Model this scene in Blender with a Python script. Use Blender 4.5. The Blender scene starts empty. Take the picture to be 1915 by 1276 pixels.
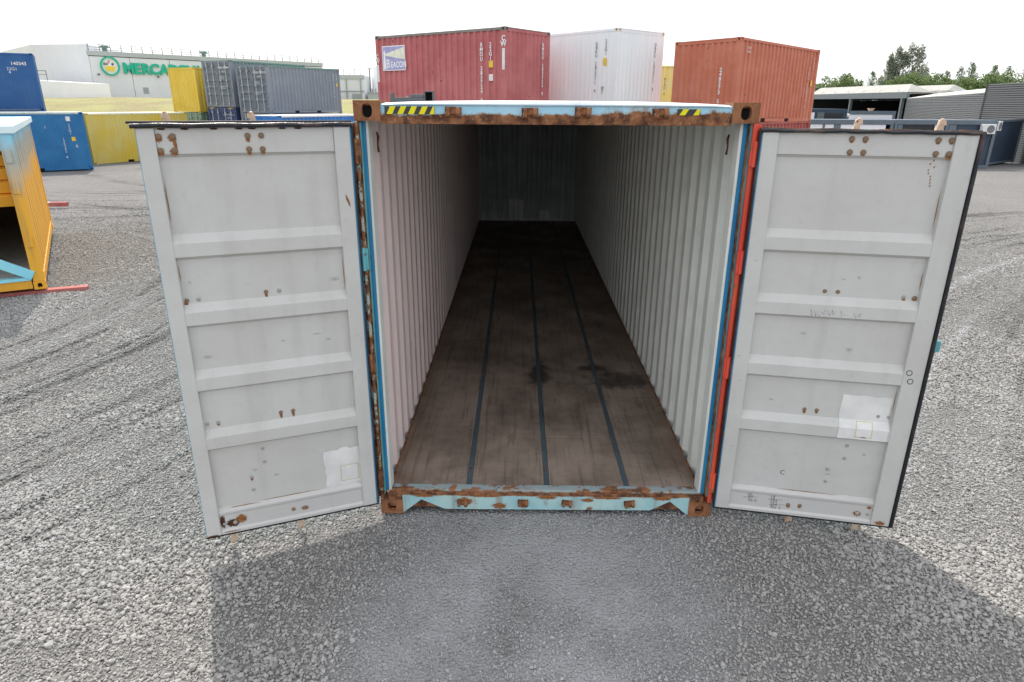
import bpy, math, random
import numpy as np
from mathutils import Matrix, Vector
R = math.radians
random.seed(7); rng = np.random.default_rng(7)
S = bpy.context.scene; COL = S.collection

# ------------------------------------------------------------------ camera
cd = bpy.data.cameras.new('camera'); cam = bpy.data.objects.new('camera', cd); COL.objects.link(cam); S.camera = cam
cd.sensor_width = 36; cd.lens = 23.34; cd.clip_start = .05; cd.clip_end = 1500
_y, _p, _r = -7.52919705e-03, -3.46052122e-01, 6.75822574e-03
_f = Vector((math.sin(_y)*math.cos(_p), math.cos(_y)*math.cos(_p), math.sin(_p)))
_rt = _f.cross(Vector((0, 0, 1))).normalized(); _u = _rt.cross(_f)
_r2 = _rt*math.cos(_r)+_u*math.sin(_r); _u2 = -_rt*math.sin(_r)+_u*math.cos(_r)
M = Matrix((_r2, _u2, -_f)).transposed().to_4x4(); M.translation = (-.22370, -4.21176, 2.89326)
cam.matrix_world = M

# ------------------------------------------------------------------ sky, sun, exposure
SUN_EL, SUN_AZ = R(49), math.atan2(-.41, .91)       # sun stands behind the container, a little to the left
W = bpy.data.worlds.new('World'); S.world = W; W.use_nodes = True
nt = W.node_tree; nt.nodes.clear()
sk = nt.nodes.new('ShaderNodeTexSky'); sk.sky_type = 'NISHITA'; sk.sun_disc = False
sk.sun_elevation = SUN_EL; sk.sun_rotation = SUN_AZ; sk.air_density = 1.0; sk.dust_density = 4.0; sk.ozone_density = 1.0; sk.altitude = 50
mx = nt.nodes.new('ShaderNodeMix'); mx.data_type = 'RGBA'; mx.inputs[0].default_value = .78; mx.inputs[7].default_value = (6.05, 6.13, 6.36, 1)   # high thin cloud whitens the whole sky
bg = nt.nodes.new('ShaderNodeBackground'); bg.inputs[1].default_value = .15; ou = nt.nodes.new('ShaderNodeOutputWorld')
L = nt.links
L.new(sk.outputs[0], mx.inputs[6])
L.new(mx.outputs[2], bg.inputs[0]); L.new(bg.outputs[0], ou.inputs[0])
sd = bpy.data.lights.new('sun', 'SUN'); sd.energy = 2.8; sd.angle = R(.6); sd.color = (1, .94, .86)
so = bpy.data.objects.new('sun', sd); COL.objects.link(so)
_d = Vector((.41, -.91, 0)).normalized()*math.cos(SUN_EL)+Vector((0, 0, -math.sin(SUN_EL)))
so.rotation_euler = _d.to_track_quat('-Z', 'Y').to_euler(); so.location = (-20, 40, 60)
S.view_settings.view_transform = 'Standard'; S.view_settings.look = 'None'; S.view_settings.gamma = 1
S.view_settings.use_curve_mapping = False; S.view_settings.exposure = 0.72
S.cycles.max_bounces = 12; S.cycles.diffuse_bounces = 9; S.cycles.use_denoising = True

# ------------------------------------------------------------------ materials
def lin(c): c /= 255; return c/12.92 if c <= .04045 else ((c+.055)/1.055)**2.4
def C(r, g, b, k=1.25): return (min(.85, lin(r)*k), min(.85, lin(g)*k), min(.85, lin(b)*k), 1)

class NB:
    def __init__(s, name, rough=.6, metal=0):
        s.m = bpy.data.materials.new(name); s.m.use_nodes = True; s.t = s.m.node_tree; s.n = s.t.nodes
        s.b = s.n['Principled BSDF']; s.b.inputs['Roughness'].default_value = rough; s.b.inputs['Metallic'].default_value = metal
        s.b.inputs['Specular IOR Level'].default_value = .35
        tc = s.n.new('ShaderNodeTexCoord'); s.P = tc.outputs['Object']; s._sep = None
    def node(s, t, **k):
        n = s.n.new(t)
        for a, v in k.items(): setattr(n, a, v)
        return n
    def put(s, sock, v):
        if hasattr(v, 'links'): s.t.links.new(v, sock)
        else: sock.default_value = v
    def xyz(s, i):
        if not s._sep:
            s._sep = s.node('ShaderNodeSeparateXYZ'); s.t.links.new(s.P, s._sep.inputs[0])
        return s._sep.outputs[i]
    def scaled(s, v):
        n = s.node('ShaderNodeMapping'); s.t.links.new(s.P, n.inputs[0]); n.inputs['Scale'].default_value = v; return n.outputs[0]
    def noise(s, scale, detail=4, vec=None, rough=.55, dist=0):
        n = s.node('ShaderNodeTexNoise'); s.put(n.inputs['Vector'], vec or s.P); n.inputs['Scale'].default_value = scale
        n.inputs['Detail'].default_value = detail; n.inputs['Roughness'].default_value = rough; n.inputs['Distortion'].default_value = dist
        return n.outputs['Fac']
    def voro(s, scale, out='Distance', feature='F1', vec=None):
        n = s.node('ShaderNodeTexVoronoi', feature=feature); s.put(n.inputs['Vector'], vec or s.P); n.inputs['Scale'].default_value = scale
        return n.outputs[out]
    def step(s, v, lo, hi, a=0., b=1.):
        n = s.node('ShaderNodeMapRange', interpolation_type='SMOOTHSTEP'); s.put(n.inputs[0], v)
        for i, q in enumerate((lo, hi, a, b)): n.inputs[i+1].default_value = q
        return n.outputs[0]
    def math(s, op, a, b=0., c=0.):
        n = s.node('ShaderNodeMath', operation=op)
        s.put(n.inputs[0], a); s.put(n.inputs[1], b); s.put(n.inputs[2], c); return n.outputs[0]
    def mix(s, f, a, b, mode='MIX'):
        n = s.node('ShaderNodeMix', data_type='RGBA', blend_type=mode); s.put(n.inputs[0], f); s.put(n.inputs[6], a); s.put(n.inputs[7], b)
        return n.outputs[2]
    def ell(s, cx, cy, rx, ry, ax=(0, 1)):
        a = s.math('DIVIDE', s.math('SUBTRACT', s.xyz(ax[0]), cx), rx); b = s.math('DIVIDE', s.math('SUBTRACT', s.xyz(ax[1]), cy), ry)
        return s.math('SQRT', s.math('ADD', s.math('MULTIPLY', a, a), s.math('MULTIPLY', b, b)))
    def bump(s, h, dist=.005, strength=1.):
        n = s.node('ShaderNodeBump'); s.put(n.inputs['Height'], h); n.inputs['Distance'].default_value = dist; n.inputs['Strength'].default_value = strength
        s.t.links.new(n.outputs[0], s.b.inputs['Normal'])
    def col(s, c): s.put(s.b.inputs['Base Color'], c); return s.m

RUST_D, RUST_L = (.085, .034, .018, 1), (.33, .145, .065, 1)
def rustcol(b, sc=1.):
    c = b.mix(b.step(b.noise(14*sc, 6), .35, .68), RUST_D, RUST_L)
    return b.mix(b.step(b.noise(60*sc, 3), .58, .7), c, (.33, .2, .12, 1))
def paint(name, c, c2=None, xrust=None, rust=.0, rs=3., streak=.25, rough=.5, var=.18, bump=.004, zrust=None, dirt=(.16, .13, .1, 1), dents=1.5):
    """weathered paint: faded blotches, vertical streaks, grime, rust specks; zrust=(z_lo,z_hi) puts rust where z runs from hi to lo"""
    b = NB(name, rough)
    c2 = c2 or tuple(min(.85, x*1.25+.02) for x in c[:3])+(1,)
    k = b.mix(b.step(b.noise(dents, 4), .3, .7), c, c2)
    k = b.mix(b.math('MULTIPLY', b.step(b.noise(1., 5, b.scaled((7, 7, .5))), .5, .75), streak), k, dirt)
    k = b.mix(b.math('MULTIPLY', b.step(b.noise(25, 5), .55, .8), var), k, dirt)
    mask = None
    if rust: mask = b.step(b.noise(rs, 8, rough=.68), .72-rust*.5, .76-rust*.5)
    if zrust:
        g = b.math('ADD', b.step(b.xyz(2), zrust[0], zrust[1], .75, -.15), b.math('MULTIPLY', b.math('SUBTRACT', b.noise(9, 7, rough=.7), .5), 1.5))
        if xrust: g = b.math('ADD', g, b.step(b.xyz(xrust[0]), *xrust[1:]))
        k = b.mix(b.math('MULTIPLY', b.step(g, .08, .36), .7), k, (.34, .27, .19, 1)); m2 = b.step(g, .26, .44); mask = b.math('MAXIMUM', mask, m2) if mask else m2
    if mask: k = b.mix(mask, k, rustcol(b))
    b.bump(b.noise(dents*1.2, 3), bump)
    if mask: b.put(b.b.inputs['Roughness'], b.step(mask, 0, 1, rough, .9))
    return b.col(k)
def plain(name, c, rough=.6, var=.15, sc=8, metal=0):
    b = NB(name, rough, metal)
    return b.col(b.mix(b.step(b.noise(sc, 5), .3, .75), c, tuple(x*(1-var*2) for x in c[:3])+(1,)))
def rustmat(name, sc=1., tint=None):
    b = NB(name, .9); k = rustcol(b, sc)
    if tint: k = b.mix(.5, k, tint)
    b.bump(b.noise(70*sc, 5), .002); return b.col(k)

# ------------------------------------------------------------------ mesh tools
class MB:
    def __init__(s): s.v = []; s.f = []; s.mi = []; s.sm = []
    def add(s, vs, fs, mi=0, smooth=False):
        o = len(s.v); s.v += [tuple(map(float, q)) for q in vs]
        for f in fs: s.f.append([i+o for i in f]); s.mi.append(mi); s.sm.append(smooth)
        return s
    def box(s, x0, x1, y0, y1, z0, z1, mi=0, xf=None):
        vs = [(x, y, z) for x in (x0, x1) for y in (y0, y1) for z in (z0, z1)]
        if xf: vs = [xf(*q) for q in vs]
        return s.add(vs, [(0, 1, 3, 2), (4, 6, 7, 5), (0, 4, 5, 1), (2, 3, 7, 6), (0, 2, 6, 4), (1, 5, 7, 3)], mi)
    def hexa(s, a, b, mi=0):      # two quads, bottom a and top b
        return s.add(list(a)+list(b), [(3, 2, 1, 0), (4, 5, 6, 7)]+[(i, (i+1) % 4, (i+1) % 4+4, i+4) for i in range(4)], mi)
    def prism(s, pts, e0, e1, mi=0, smooth=False):   # pts 2-D list, e0/e1 map 2-D -> 3-D
        n = len(pts); s.add([e0(*p) for p in pts]+[e1(*p) for p in pts], [tuple(range(n))[::-1], tuple(range(n, 2*n))], mi)
        s.add([e0(*p) for p in pts]+[e1(*p) for p in pts], [(i, (i+1) % n, (i+1) % n+n, i+n) for i in range(n)], mi, smooth); return s
    def tube(s, pts, r, n=8, mi=0, cap=True):
        pts = [Vector(p) for p in pts]; rs = r if isinstance(r, (list, tuple)) else [r]*len(pts); rings = []
        for i, p in enumerate(pts):
            d = (pts[min(i+1, len(pts)-1)]-pts[max(i-1, 0)]).normalized()
            a = d.cross(Vector((0, 0, 1)) if abs(d.z) < .9 else Vector((1, 0, 0))).normalized(); b = d.cross(a)
            rings.append([p+(a*math.cos(t)+b*math.sin(t))*rs[i] for t in [2*math.pi*k/n for k in range(n)]])
        vs = [q for rg in rings for q in rg]; fs = []
        for i in range(len(pts)-1):
            for k in range(n): fs.append((i*n+k, i*n+(k+1) % n, (i+1)*n+(k+1) % n, (i+1)*n+k))
        s.add(vs, fs, mi, True)
        if cap: s.add(rings[0]+rings[-1], [tuple(range(n))[::-1], tuple(range(n, 2*n))], mi)
        return s
    def mesh(s, name, mats):
        me = bpy.data.meshes.new(name); me.from_pydata(s.v, [], s.f)
        for m in (mats if isinstance(mats, (list, tuple)) else [mats]): me.materials.append(m)
        me.polygons.foreach_set('material_index', s.mi); me.polygons.foreach_set('use_smooth', s.sm)
        me.update(); return me
    def build(s, name, mats, parent=None, bevel=0):
        return obj(name, s.mesh(name, mats), parent, bevel)
def obj(name, data, parent=None, bevel=0, mw=None):
    o = bpy.data.objects.new(name, data); COL.objects.link(o); o.parent = parent
    if mw is not None: o.matrix_local = mw
    if bevel:
        b = o.modifiers.new('bevel', 'BEVEL'); b.width = bevel; b.segments = 2; b.limit_method = 'ANGLE'; b.angle_limit = R(50)
    return o
def empty(name, loc=(0, 0, 0), rz=0, tilt=(0, 0)):
    o = bpy.data.objects.new(name, None); COL.objects.link(o); o.location = loc; o.rotation_euler = (tilt[0], tilt[1], rz); o.empty_display_size = .3; return o
def tag(o, label=None, cat=None, group=None, kind=None):
    for k, v in (('label', label), ('category', cat), ('group', group), ('kind', kind)):
        if v: o[k] = v
    return o
def text(body, size, m, parent, loc, rot, name='lettering', ax='LEFT', ls=1., off=0., ext=0., xs=1.):
    cu = bpy.data.curves.new(name, 'FONT'); cu.body = body; cu.size = size; cu.align_x = ax; cu.align_y = 'TOP'; cu.space_line = ls
    cu.offset = off; cu.extrude = ext; cu.resolution_u = 3; cu.materials.append(m)
    o = bpy.data.objects.new(name, cu); COL.objects.link(o); o.parent = parent; o.location = loc; o.rotation_euler = rot; o.scale = (xs, 1, 1); return o
def vnoise(x, y, seed=0):
    r = np.random.default_rng(seed).random((256, 256)); xi = np.floor(x).astype(int); yi = np.floor(y).astype(int)
    fx = x-xi; fy = y-yi; fx = fx*fx*(3-2*fx); fy = fy*fy*(3-2*fy); g = lambda a, b: r[a % 256, b % 256]
    return (g(xi, yi)*(1-fx)+g(xi+1, yi)*fx)*(1-fy)+(g(xi, yi+1)*(1-fx)+g(xi+1, yi+1)*fx)*fy
def fbm(x, y, seed=0, o=3): return sum(vnoise(x*2**k, y*2**k, seed+k)*.5**k for k in range(o))/sum(.5**k for k in range(o))

# ------------------------------------------------------------------ ground
def ss(a, b, x): t = np.clip((x-a)/(b-a), 0, 1); return t*t*(3-2*t)
def smooth_lane(x, y):   # the dusty driven strip in front of the container, fine gravel
    n = fbm(x*.9+5, y*.9+9, 11)-.5
    return 1-ss(.55, 1.35, np.abs(x+.08)+n*.9)
def ground_z(x, y):
    x = np.asarray(x, float); y = np.asarray(y, float)
    z = -.30*ss(6, 25, y)-.15*ss(25, 40, y)
    z = z-.085*np.exp(-((x+2.0)**2+(y+.75)**2)/.9)
    near = 1-ss(16, 30, np.hypot(x, y))
    out = 1-(1-ss(1.25, 1.7, np.abs(x)))*ss(-.5, 0, y)*(1-ss(12.2, 12.8, y))      # no ruts under the container
    z = z+near*.03*(fbm(x*1.1, y*1.1, 5)-.5)*(.25+.75*out)+.015*near*out*(fbm(x*4, y*4, 6)-.5)
    return z
_tr = np.random.default_rng(23); TRACKS = []
for cx, cy, r0, r1, n_, sg in ((-13.2, 5.0, 6.6, 11.2, 30, -1), (-15., 25., 5., 14., 22, -1), (28., -15.5, 26.5, 34.5, 44, 1), (-4., 40., 14, 26, 14, 1)):
    for _ in range(n_): TRACKS.append((cx, cy, _tr.uniform(r0, r1), _tr.uniform(.025, .065)*(1.6 if r0 > 12 or cy > 20 else 1), _tr.choice((.9, .8, .6, -.6)), int(_tr.integers(0, 900)), sg))
def tint(x, y):
    """wheel tracks: positive paints the shade of the ruts dark, negative where the gravel is packed and pale"""
    x = np.asarray(x, float); y = np.asarray(y, float); t = np.zeros_like(x); wob = .35*(fbm(x*.25, y*.25, 77)-.5)
    for cx, cy, r, w, a, sd, sg in TRACKS:
        dx = np.hypot(x-cx, y-cy)+wob-r; m = np.abs(dx) < 4*w
        if not m.any(): continue
        th = np.arctan2(y[m]-cy, x[m]-cx)*r*.35
        e = ss(.38, .66, vnoise(th+sd*.37, np.full_like(th, sd*1.7), sd))
        t[m] += (.9 if sg > 0 else .9)*a*e*np.exp(-(dx[m]/w)**2)*(.55+.9*vnoise(th*6, dx[m]*9+50, sd+1))
    t = np.clip(t, -.7, 1.)+.2*(ss(.5, .75, fbm(x*.3, y*.3, 91))-ss(.5, .25, fbm(x*.3, y*.3, 91)))
    return t*ss(2.6, 4.4, np.hypot(x, y+1.2))*(1-ss(45, 90, np.hypot(x, y)))
def axis(dense0, dense1, step, far0, far1, g=1.09):
    a = list(np.arange(dense0, dense1, step)); s = step; v = a[-1]
    while v < far1: s *= g; v += s; a.append(v)
    s = step; v = a[0]; pre = []
    while v > far0: s *= g; v -= s; pre.append(v)
    return np.array(pre[::-1]+a)
gx, gy = axis(-12, 12, .075, -900, 900, 1.05), axis(-3.2, 19, .075, -120, 1100, 1.045)
GX, GY = np.meshgrid(gx, gy, indexing='ij'); GT = tint(GX, GY); GZ = ground_z(GX, GY)-.035*np.clip(GT, 0, 1.2)*(1-ss(20, 35, np.hypot(GX, GY)))
nx, ny = len(gx), len(gy); me = bpy.data.meshes.new('ground')
idx = np.arange(nx*ny).reshape(nx, ny); q = np.stack([idx[:-1, :-1], idx[1:, :-1], idx[1:, 1:], idx[:-1, 1:]], -1).reshape(-1, 4)
me.vertices.add(nx*ny); me.vertices.foreach_set('co', np.stack([GX, GY, GZ], -1).reshape(-1))
me.loops.add(q.size); me.loops.foreach_set('vertex_index', q.reshape(-1)); me.polygons.add(len(q))
me.polygons.foreach_set('loop_start', np.arange(0, q.size, 4)); me.polygons.foreach_set('use_smooth', np.ones(len(q), bool)); me.update(); me.validate()
ta = me.attributes.new('tint', 'FLOAT', 'POINT'); ta.data.foreach_set('value', GT.reshape(-1).astype(np.float32))
b = NB('gravel_ground', .95)
c = b.mix(b.step(b.noise(.35, 4), .35, .7), (.205, .2, .191, 1), (.25, .243, .231, 1))
c = b.mix(b.step(b.voro(34, 'Color'), .1, .95, 0, 1), c, (.30, .293, .282, 1))
vd = b.voro(48); vs_ = b.voro(110)
at_ = b.node('ShaderNodeAttribute', attribute_name='tint'); tv = at_.outputs['Fac']; trk = b.step(tv, .0, 1.)
c = b.mix(b.step(tv, 0., -.6, 0, .5), c, (.33, .323, .31, 1))
c = b.mix(b.math('MULTIPLY', trk, .70), c, (.06, .059, .057, 1))  # rut shade painted as dark lines along the tracks
c = b.mix(b.math('MULTIPLY', b.step(b.noise(9, 5, rough=.7), .50, .72), .45), c, (.10, .098, .094, 1)); c = b.mix(b.math('MULTIPLY', b.step(b.noise(.16, 5), .5, .62), .35), c, (.27, .264, .253, 1))
c = b.mix(b.step(vd, .35, .75, 0, .55), c, (.125, .123, .12, 1))
dust_lift = b.step(b.ell(-.08, -1.2, 1.35, 2.8), 1.2, .35); dust_lift = b.math('MULTIPLY', dust_lift, b.step(b.noise(1.2, 5), .25, .62))
c = b.mix(b.math('MULTIPLY', dust_lift, .6), c, (.52, .528, .545, 1))  # pale dust, made bluish and brighter to lift the lane's shade
c = b.mix(b.math('MULTIPLY', b.step(b.noise(2.2, 5), .52, .66), .4), c, (.27, .264, .254, 1))
b.bump(b.math('ADD', b.math('MULTIPLY', vd, -1.), b.math('ADD', b.math('MULTIPLY', vs_, -.4), b.math('ADD', b.math('MULTIPLY', trk, -1.6), b.math('MULTIPLY', b.math('MULTIPLY', b.noise(7, 6, rough=.7), 2.2), b.math('SUBTRACT', 1., b.math('MULTIPLY', dust_lift, .85)))))), .022)
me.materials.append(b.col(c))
tag(obj('ground', me), kind='structure')

# loose stones: a point cloud mesh instanced with an angular pebble (geometry nodes)
def stones(n, x0, x1, y0, y1):
    x = rng.uniform(x0, x1, n); y = rng.uniform(y0, y1, n); return x, y
X, Y = stones(4300000, -19, 18, -2.6, 24.0)
d = np.hypot(X+.22, Y+4.2); keep = rng.random(len(X)) < np.clip(1.12-(d-3.5)/22., .0, 1)**2.3
keep &= ~((np.abs(X) < 1.2) & (Y > .1) & (Y < 12.2))
keep &= (np.abs(X+.22) < .86*(Y+4.2)+.6)
lane = smooth_lane(X, Y)*(1-ss(1.0, 3., Y)); patch = ss(.40, .62, fbm(X*1.3, Y*1.3, 21))
keep &= rng.random(len(X)) > lane*.30
X, Y, lane, patch, d = X[keep], Y[keep], lane[keep], patch[keep], d[keep]
n = len(X); sc = rng.lognormal(math.log(.0074), .32, n)*(1-.50*lane)*(.85+.35*patch)*(1+.018*np.clip(d-6, 0, 12)); sc = np.clip(sc, .003, .020)
big = rng.random(n) < .0016; sc[big] *= rng.uniform(1.4, 2.0, big.sum())
ST = tint(X, Y)-.6*lane; Z = ground_z(X, Y)-.03*np.clip(ST, 0, 1.2)+sc*rng.uniform(.1, .65, n)  # lane stones paled too, brightening the shade through their colour
pm = bpy.data.meshes.new('gravel'); pm.vertices.add(n); pm.vertices.foreach_set('co', np.stack([X, Y, Z], -1).reshape(-1))
a1 = pm.attributes.new('size', 'FLOAT_VECTOR', 'POINT')
a1.data.foreach_set('vector', (sc[:, None]*np.stack([rng.uniform(.85, 1.35, n), rng.uniform(.75, 1.15, n), rng.uniform(.5, .9, n)], -1)).reshape(-1).astype(np.float32))
a3 = pm.attributes.new('tint', 'FLOAT', 'POINT'); a3.data.foreach_set('value', ST.astype(np.float32))
a2 = pm.attributes.new('turn', 'FLOAT_VECTOR', 'POINT')
a2.data.foreach_set('vector', np.stack([rng.normal(0, .5, n), rng.normal(0, .5, n), rng.uniform(0, 6.28, n)], -1).reshape(-1).astype(np.float32))
b = NB('gravel_stone', .9); oi = b.node('ShaderNodeObjectInfo')
c = b.mix(oi.outputs['Random'], (.225, .218, .205, 1), (.41, .398, .375, 1)); c = b.mix(b.math('MULTIPLY', b.step(b.noise(60, 3), .4, .7), .3), c, (.29, .282, .266, 1))
at_ = b.node('ShaderNodeAttribute', attribute_name='tint', attribute_type='INSTANCER'); tv = at_.outputs['Fac']
c = b.mix(b.step(tv, 0., 1., 0, .55), c, (.10, .097, .092, 1)); c = b.mix(b.step(tv, 0., -.6, 0, .5), c, (.475, .475, .478, 1))  # dark: rut shade painted on stones; pale: packed tracks and lifted lane shade
stone_m = b.col(c); pm.materials.append(stone_m)
go = tag(obj('gravel', pm), kind='stuff')
ng = bpy.data.node_groups.new('scatter_stones', 'GeometryNodeTree')
ng.interface.new_socket('Geometry', in_out='INPUT', socket_type='NodeSocketGeometry'); ng.interface.new_socket('Geometry', in_out='OUTPUT', socket_type='NodeSocketGeometry')
gi, gout = ng.nodes.new('NodeGroupInput'), ng.nodes.new('NodeGroupOutput')
ico = ng.nodes.new('GeometryNodeMeshIcoSphere'); ico.inputs['Radius'].default_value = 1; ico.inputs['Subdivisions'].default_value = 2
pos = ng.nodes.new('GeometryNodeSetPosition'); nz = ng.nodes.new('ShaderNodeTexNoise'); nz.inputs['Scale'].default_value = .9
sb = ng.nodes.new('ShaderNodeVectorMath'); sb.operation = 'SUBTRACT'; sb.inputs[1].default_value = (.5, .5, .5)
sc_ = ng.nodes.new('ShaderNodeVectorMath'); sc_.operation = 'SCALE'; sc_.inputs['Scale'].default_value = 1.3
sm_ = ng.nodes.new('GeometryNodeSetMaterial'); sm_.inputs['Material'].default_value = stone_m
iop = ng.nodes.new('GeometryNodeInstanceOnPoints')
def attr(nm):
    a = ng.nodes.new('GeometryNodeInputNamedAttribute'); a.data_type = 'FLOAT_VECTOR'; a.inputs['Name'].default_value = nm; return a.outputs[0]
e2r = ng.nodes.new('FunctionNodeEulerToRotation'); l = ng.links
l.new(ico.outputs[0], pos.inputs[0]); l.new(nz.outputs['Color'], sb.inputs[0]); l.new(sb.outputs[0], sc_.inputs[0]); l.new(sc_.outputs[0], pos.inputs['Offset'])
l.new(pos.outputs[0], sm_.inputs[0]); l.new(gi.outputs[0], iop.inputs['Points']); l.new(sm_.outputs[0], iop.inputs['Instance'])
l.new(attr('turn'), e2r.inputs[0]); l.new(e2r.outputs[0], iop.inputs['Rotation']); l.new(attr('size'), iop.inputs['Scale']); l.new(iop.outputs[0], gout.inputs[0])
go.modifiers.new('scatter', 'NODES').node_group = ng

# ------------------------------------------------------------------ grass bank in front of the supermarket
b = NB('dry_grass', .95)
c = b.mix(b.step(b.noise(.25, 5), .35, .65), (.24, .21, .10, 1), (.30, .30, .11, 1)); c = b.mix(b.step(b.noise(3, 5), .45, .7), c, (.33, .29, .17, 1))
b.bump(b.noise(5, 5), .15); grass = b.col(c)
mb = MB(); xs = np.linspace(-150, -8, 60); ys = np.concatenate([np.linspace(58, 94, 14), [150, 260]])
hb = lambda x, y: -.6+3.65*float(ss(58, 92, y))+.25*(float(fbm(np.float64(x*.2), np.float64(y*.2), 3))-.5)*(1 if y < 95 else 0)
mb.add([(x, y, hb(x, y)) for x in xs for y in ys], [(i*len(ys)+j, (i+1)*len(ys)+j, (i+1)*len(ys)+j+1, i*len(ys)+j+1) for i in range(len(xs)-1) for j in range(len(ys)-1)], 0, True)
tag(mb.build('grass_bank', grass), kind='structure')
kerbm = plain('pale_concrete', C(205, 203, 198), .85)
mb = MB(); mb.box(-60, -8.5, 61.5, 62.1, -.7, .1); tag(mb.build('kerb', kerbm), kind='structure')

# ------------------------------------------------------------------ supermarket building
wallm = paint('grey_render', C(190, 192, 194, 1.3), C(198, 200, 201, 1.3), streak=.12, rough=.8, var=.05, dents=.15, bump=.0)
fasm = plain('fascia_grey', C(172, 178, 178, 1.2), .6); darkm = plain('dark_joint', (.12, .125, .13, 1), .8); ventm = plain('vent_grey', C(150, 158, 160), .7)
railm = plain('rail_grey', C(125, 130, 136, 1.), .6); domem = plain('dome_green', C(95, 120, 112), .5)
A = np.array((-62.87, 100.)); B = np.array((-48.97, 116.7)); Ud = (B-A)/np.linalg.norm(B-A); Nd = np.array((Ud[1], -Ud[0]))      # Nd points at the yard
market = tag(empty('supermarket_building', (-62.87, 100, 3)), 'pale grey supermarket with green letters and a round basket sign on its wall', 'building')
def F(s, w, z): p = A+Ud*s+Nd*w; return (p[0]+62.87, p[1]-100, z-3)
mb = MB()
def foot(pts, z0, z1):
    n = len(pts); vs = [(x+62.87, y-100, z-3) for z in (z0, z1) for x, y in pts]
    mb.add(vs, [tuple(range(n, 2*n)), tuple(range(n))[::-1]]+[(i, (i+1) % n, (i+1) % n+n, i+n) for i in range(n)])
foot([(-62.95, 100.1), (-72, 101.6), (-88.9, 118.5), (-88.9, 150), (-75, 150)], 2.4, 10.35); mb.build('side_wing', wallm, market)
mb = MB(); e = A+Ud*40-Nd*.3; a_ = A-Nd*.3
foot([tuple(a_), tuple(e), (e[0]-16, e[1]+25), (-70, 140)], 2.4, 9.4); mb.build('main_block', wallm, market)
edges = [0, 5.6, 11.5, 17.4, 23.3, 29.2, 35, 40]; edges[0] = .05
for s0, s1 in zip(edges[:-1], edges[1:]):
    mb = MB(); mb.box(s0+.04, s1-.04, -.28, 0, 3.0, 8.75, xf=F); mb.build('wall_panel', wallm, market)
mb = MB(); mb.box(-.1, 40, -.28, .12, 8.85, 9.5, xf=F); mb.build('fascia', fasm, market)
mb = MB(); mb.box(0, 40, -.3, -.29, 2.9, 8.9, xf=F); mb.build('joint', darkm, market)
mb = MB(); mb.box(-.1, 40, -.3, .25, 2.6, 2.98, xf=F); mb.build('plinth', kerbm, market)
for s in (1.48, 7.26, 13.1):
    mb = MB(); mb.box(s-.4, s+.4, -.02, .05, 3.7, 4.6, xf=F); mb.build('vent', ventm, market)
for s, z in ((.9, 6.3), (9.4, 6.2)):
    mb = MB(); mb.box(s-.12, s+.12, .0, .25, z-.1, z+.1, xf=F); mb.build('floodlight', darkm, market)
for k in range(27):
    mb = MB(); mb.tube([F(k*1.5+.2, -.1, 9.5), F(k*1.5+.2, -.1, 10.4)], .05, 6); mb.build('rail_post', railm, market)
for z in (10.4, 10.0, 9.7):
    mb = MB(); mb.tube([F(0, -.1, z), F(40, -.1, z)], .04, 6); mb.build('rail', railm, market)
for s in (3.3, 18.5):
    mb = MB(); p = Vector(F(s, -2.5, 9.4)); mb.tube([p, p+Vector((0, 0, .7)), p+Vector((0, 0, .75)), p+Vector((0, 0, 1.05)), p+Vector((0, 0, 1.15))], [.35, .35, .75, .5, .1], 12); mb.build('roof_cowl', domem, market)
green = plain('sign_green', C(30, 158, 128, 1.35), .45, .05); yel = plain('sign_yellow', C(238, 190, 62, 1.2), .5, .05); whit = plain('sign_white', C(225, 225, 222), .6, .03); pinkm = plain('sign_pink', C(205, 160, 165), .6)
ang = math.atan2(Ud[1], Ud[0])
def ring(c, r0, r1, d, n=28):
    m = MB(); q = [(r*math.cos(t), r*math.sin(t)) for r in (r0, r1) for t in [2*math.pi*k/n for k in range(n)]]
    for w0, w1 in ((0, d),):
        vs = [F(c[0]+x, w, c[1]+z) for w in (w0, w1) for x, z in q]; N = 2*n; fs = []
        for k in range(n):
            k2 = (k+1) % n; fs += [(N+k, N+k2, N+n+k2, N+n+k), (n+k, n+k2, N+n+k2, N+n+k), (k, N+k, N+k2, k2)]
        m.add(vs, fs)
    return m
ring((2.65, 7.5), 1.12, 1.32, .3).build('sign_ring', green, market)
mb = MB(); mb.add([F(2.65+1.12*math.cos(t), .05, 7.5+1.12*math.sin(t)) for t in [2*math.pi*k/28 for k in range(28)]], [tuple(range(28))]); mb.build('sign_disc', whit, market)
mb = MB(); mb.prism([(1.98, 6.75), (3.25, 6.7), (3.38, 7.55), (1.88, 7.6)], lambda x, z: F(x, .06, z), lambda x, z: F(x, .16, z)); mb.build('sign_basket_edge', whit, market)
mb = MB(); mb.prism([(2.06, 6.83), (3.17, 6.78), (3.29, 7.45), (1.97, 7.5)], lambda x, z: F(x, .17, z), lambda x, z: F(x, .2, z)); mb.build('sign_basket', yel, market)
for x, z, r, m_ in ((1.95, 7.75, .22, domem), (2.45, 7.95, .2, pinkm), (2.62, 8.15, .18, pinkm), (3.05, 7.75, .2, darkm), (2.25, 7.7, .18, railm)):
    mb = MB(); mb.prism([(x+r*math.cos(t)*.8, z+r*math.sin(t)) for t in [2*math.pi*k/10 for k in range(10)]], lambda x, z: F(x, .055, z), lambda x, z: F(x, .12, z)); mb.build('sign_produce', m_, market)
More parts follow.
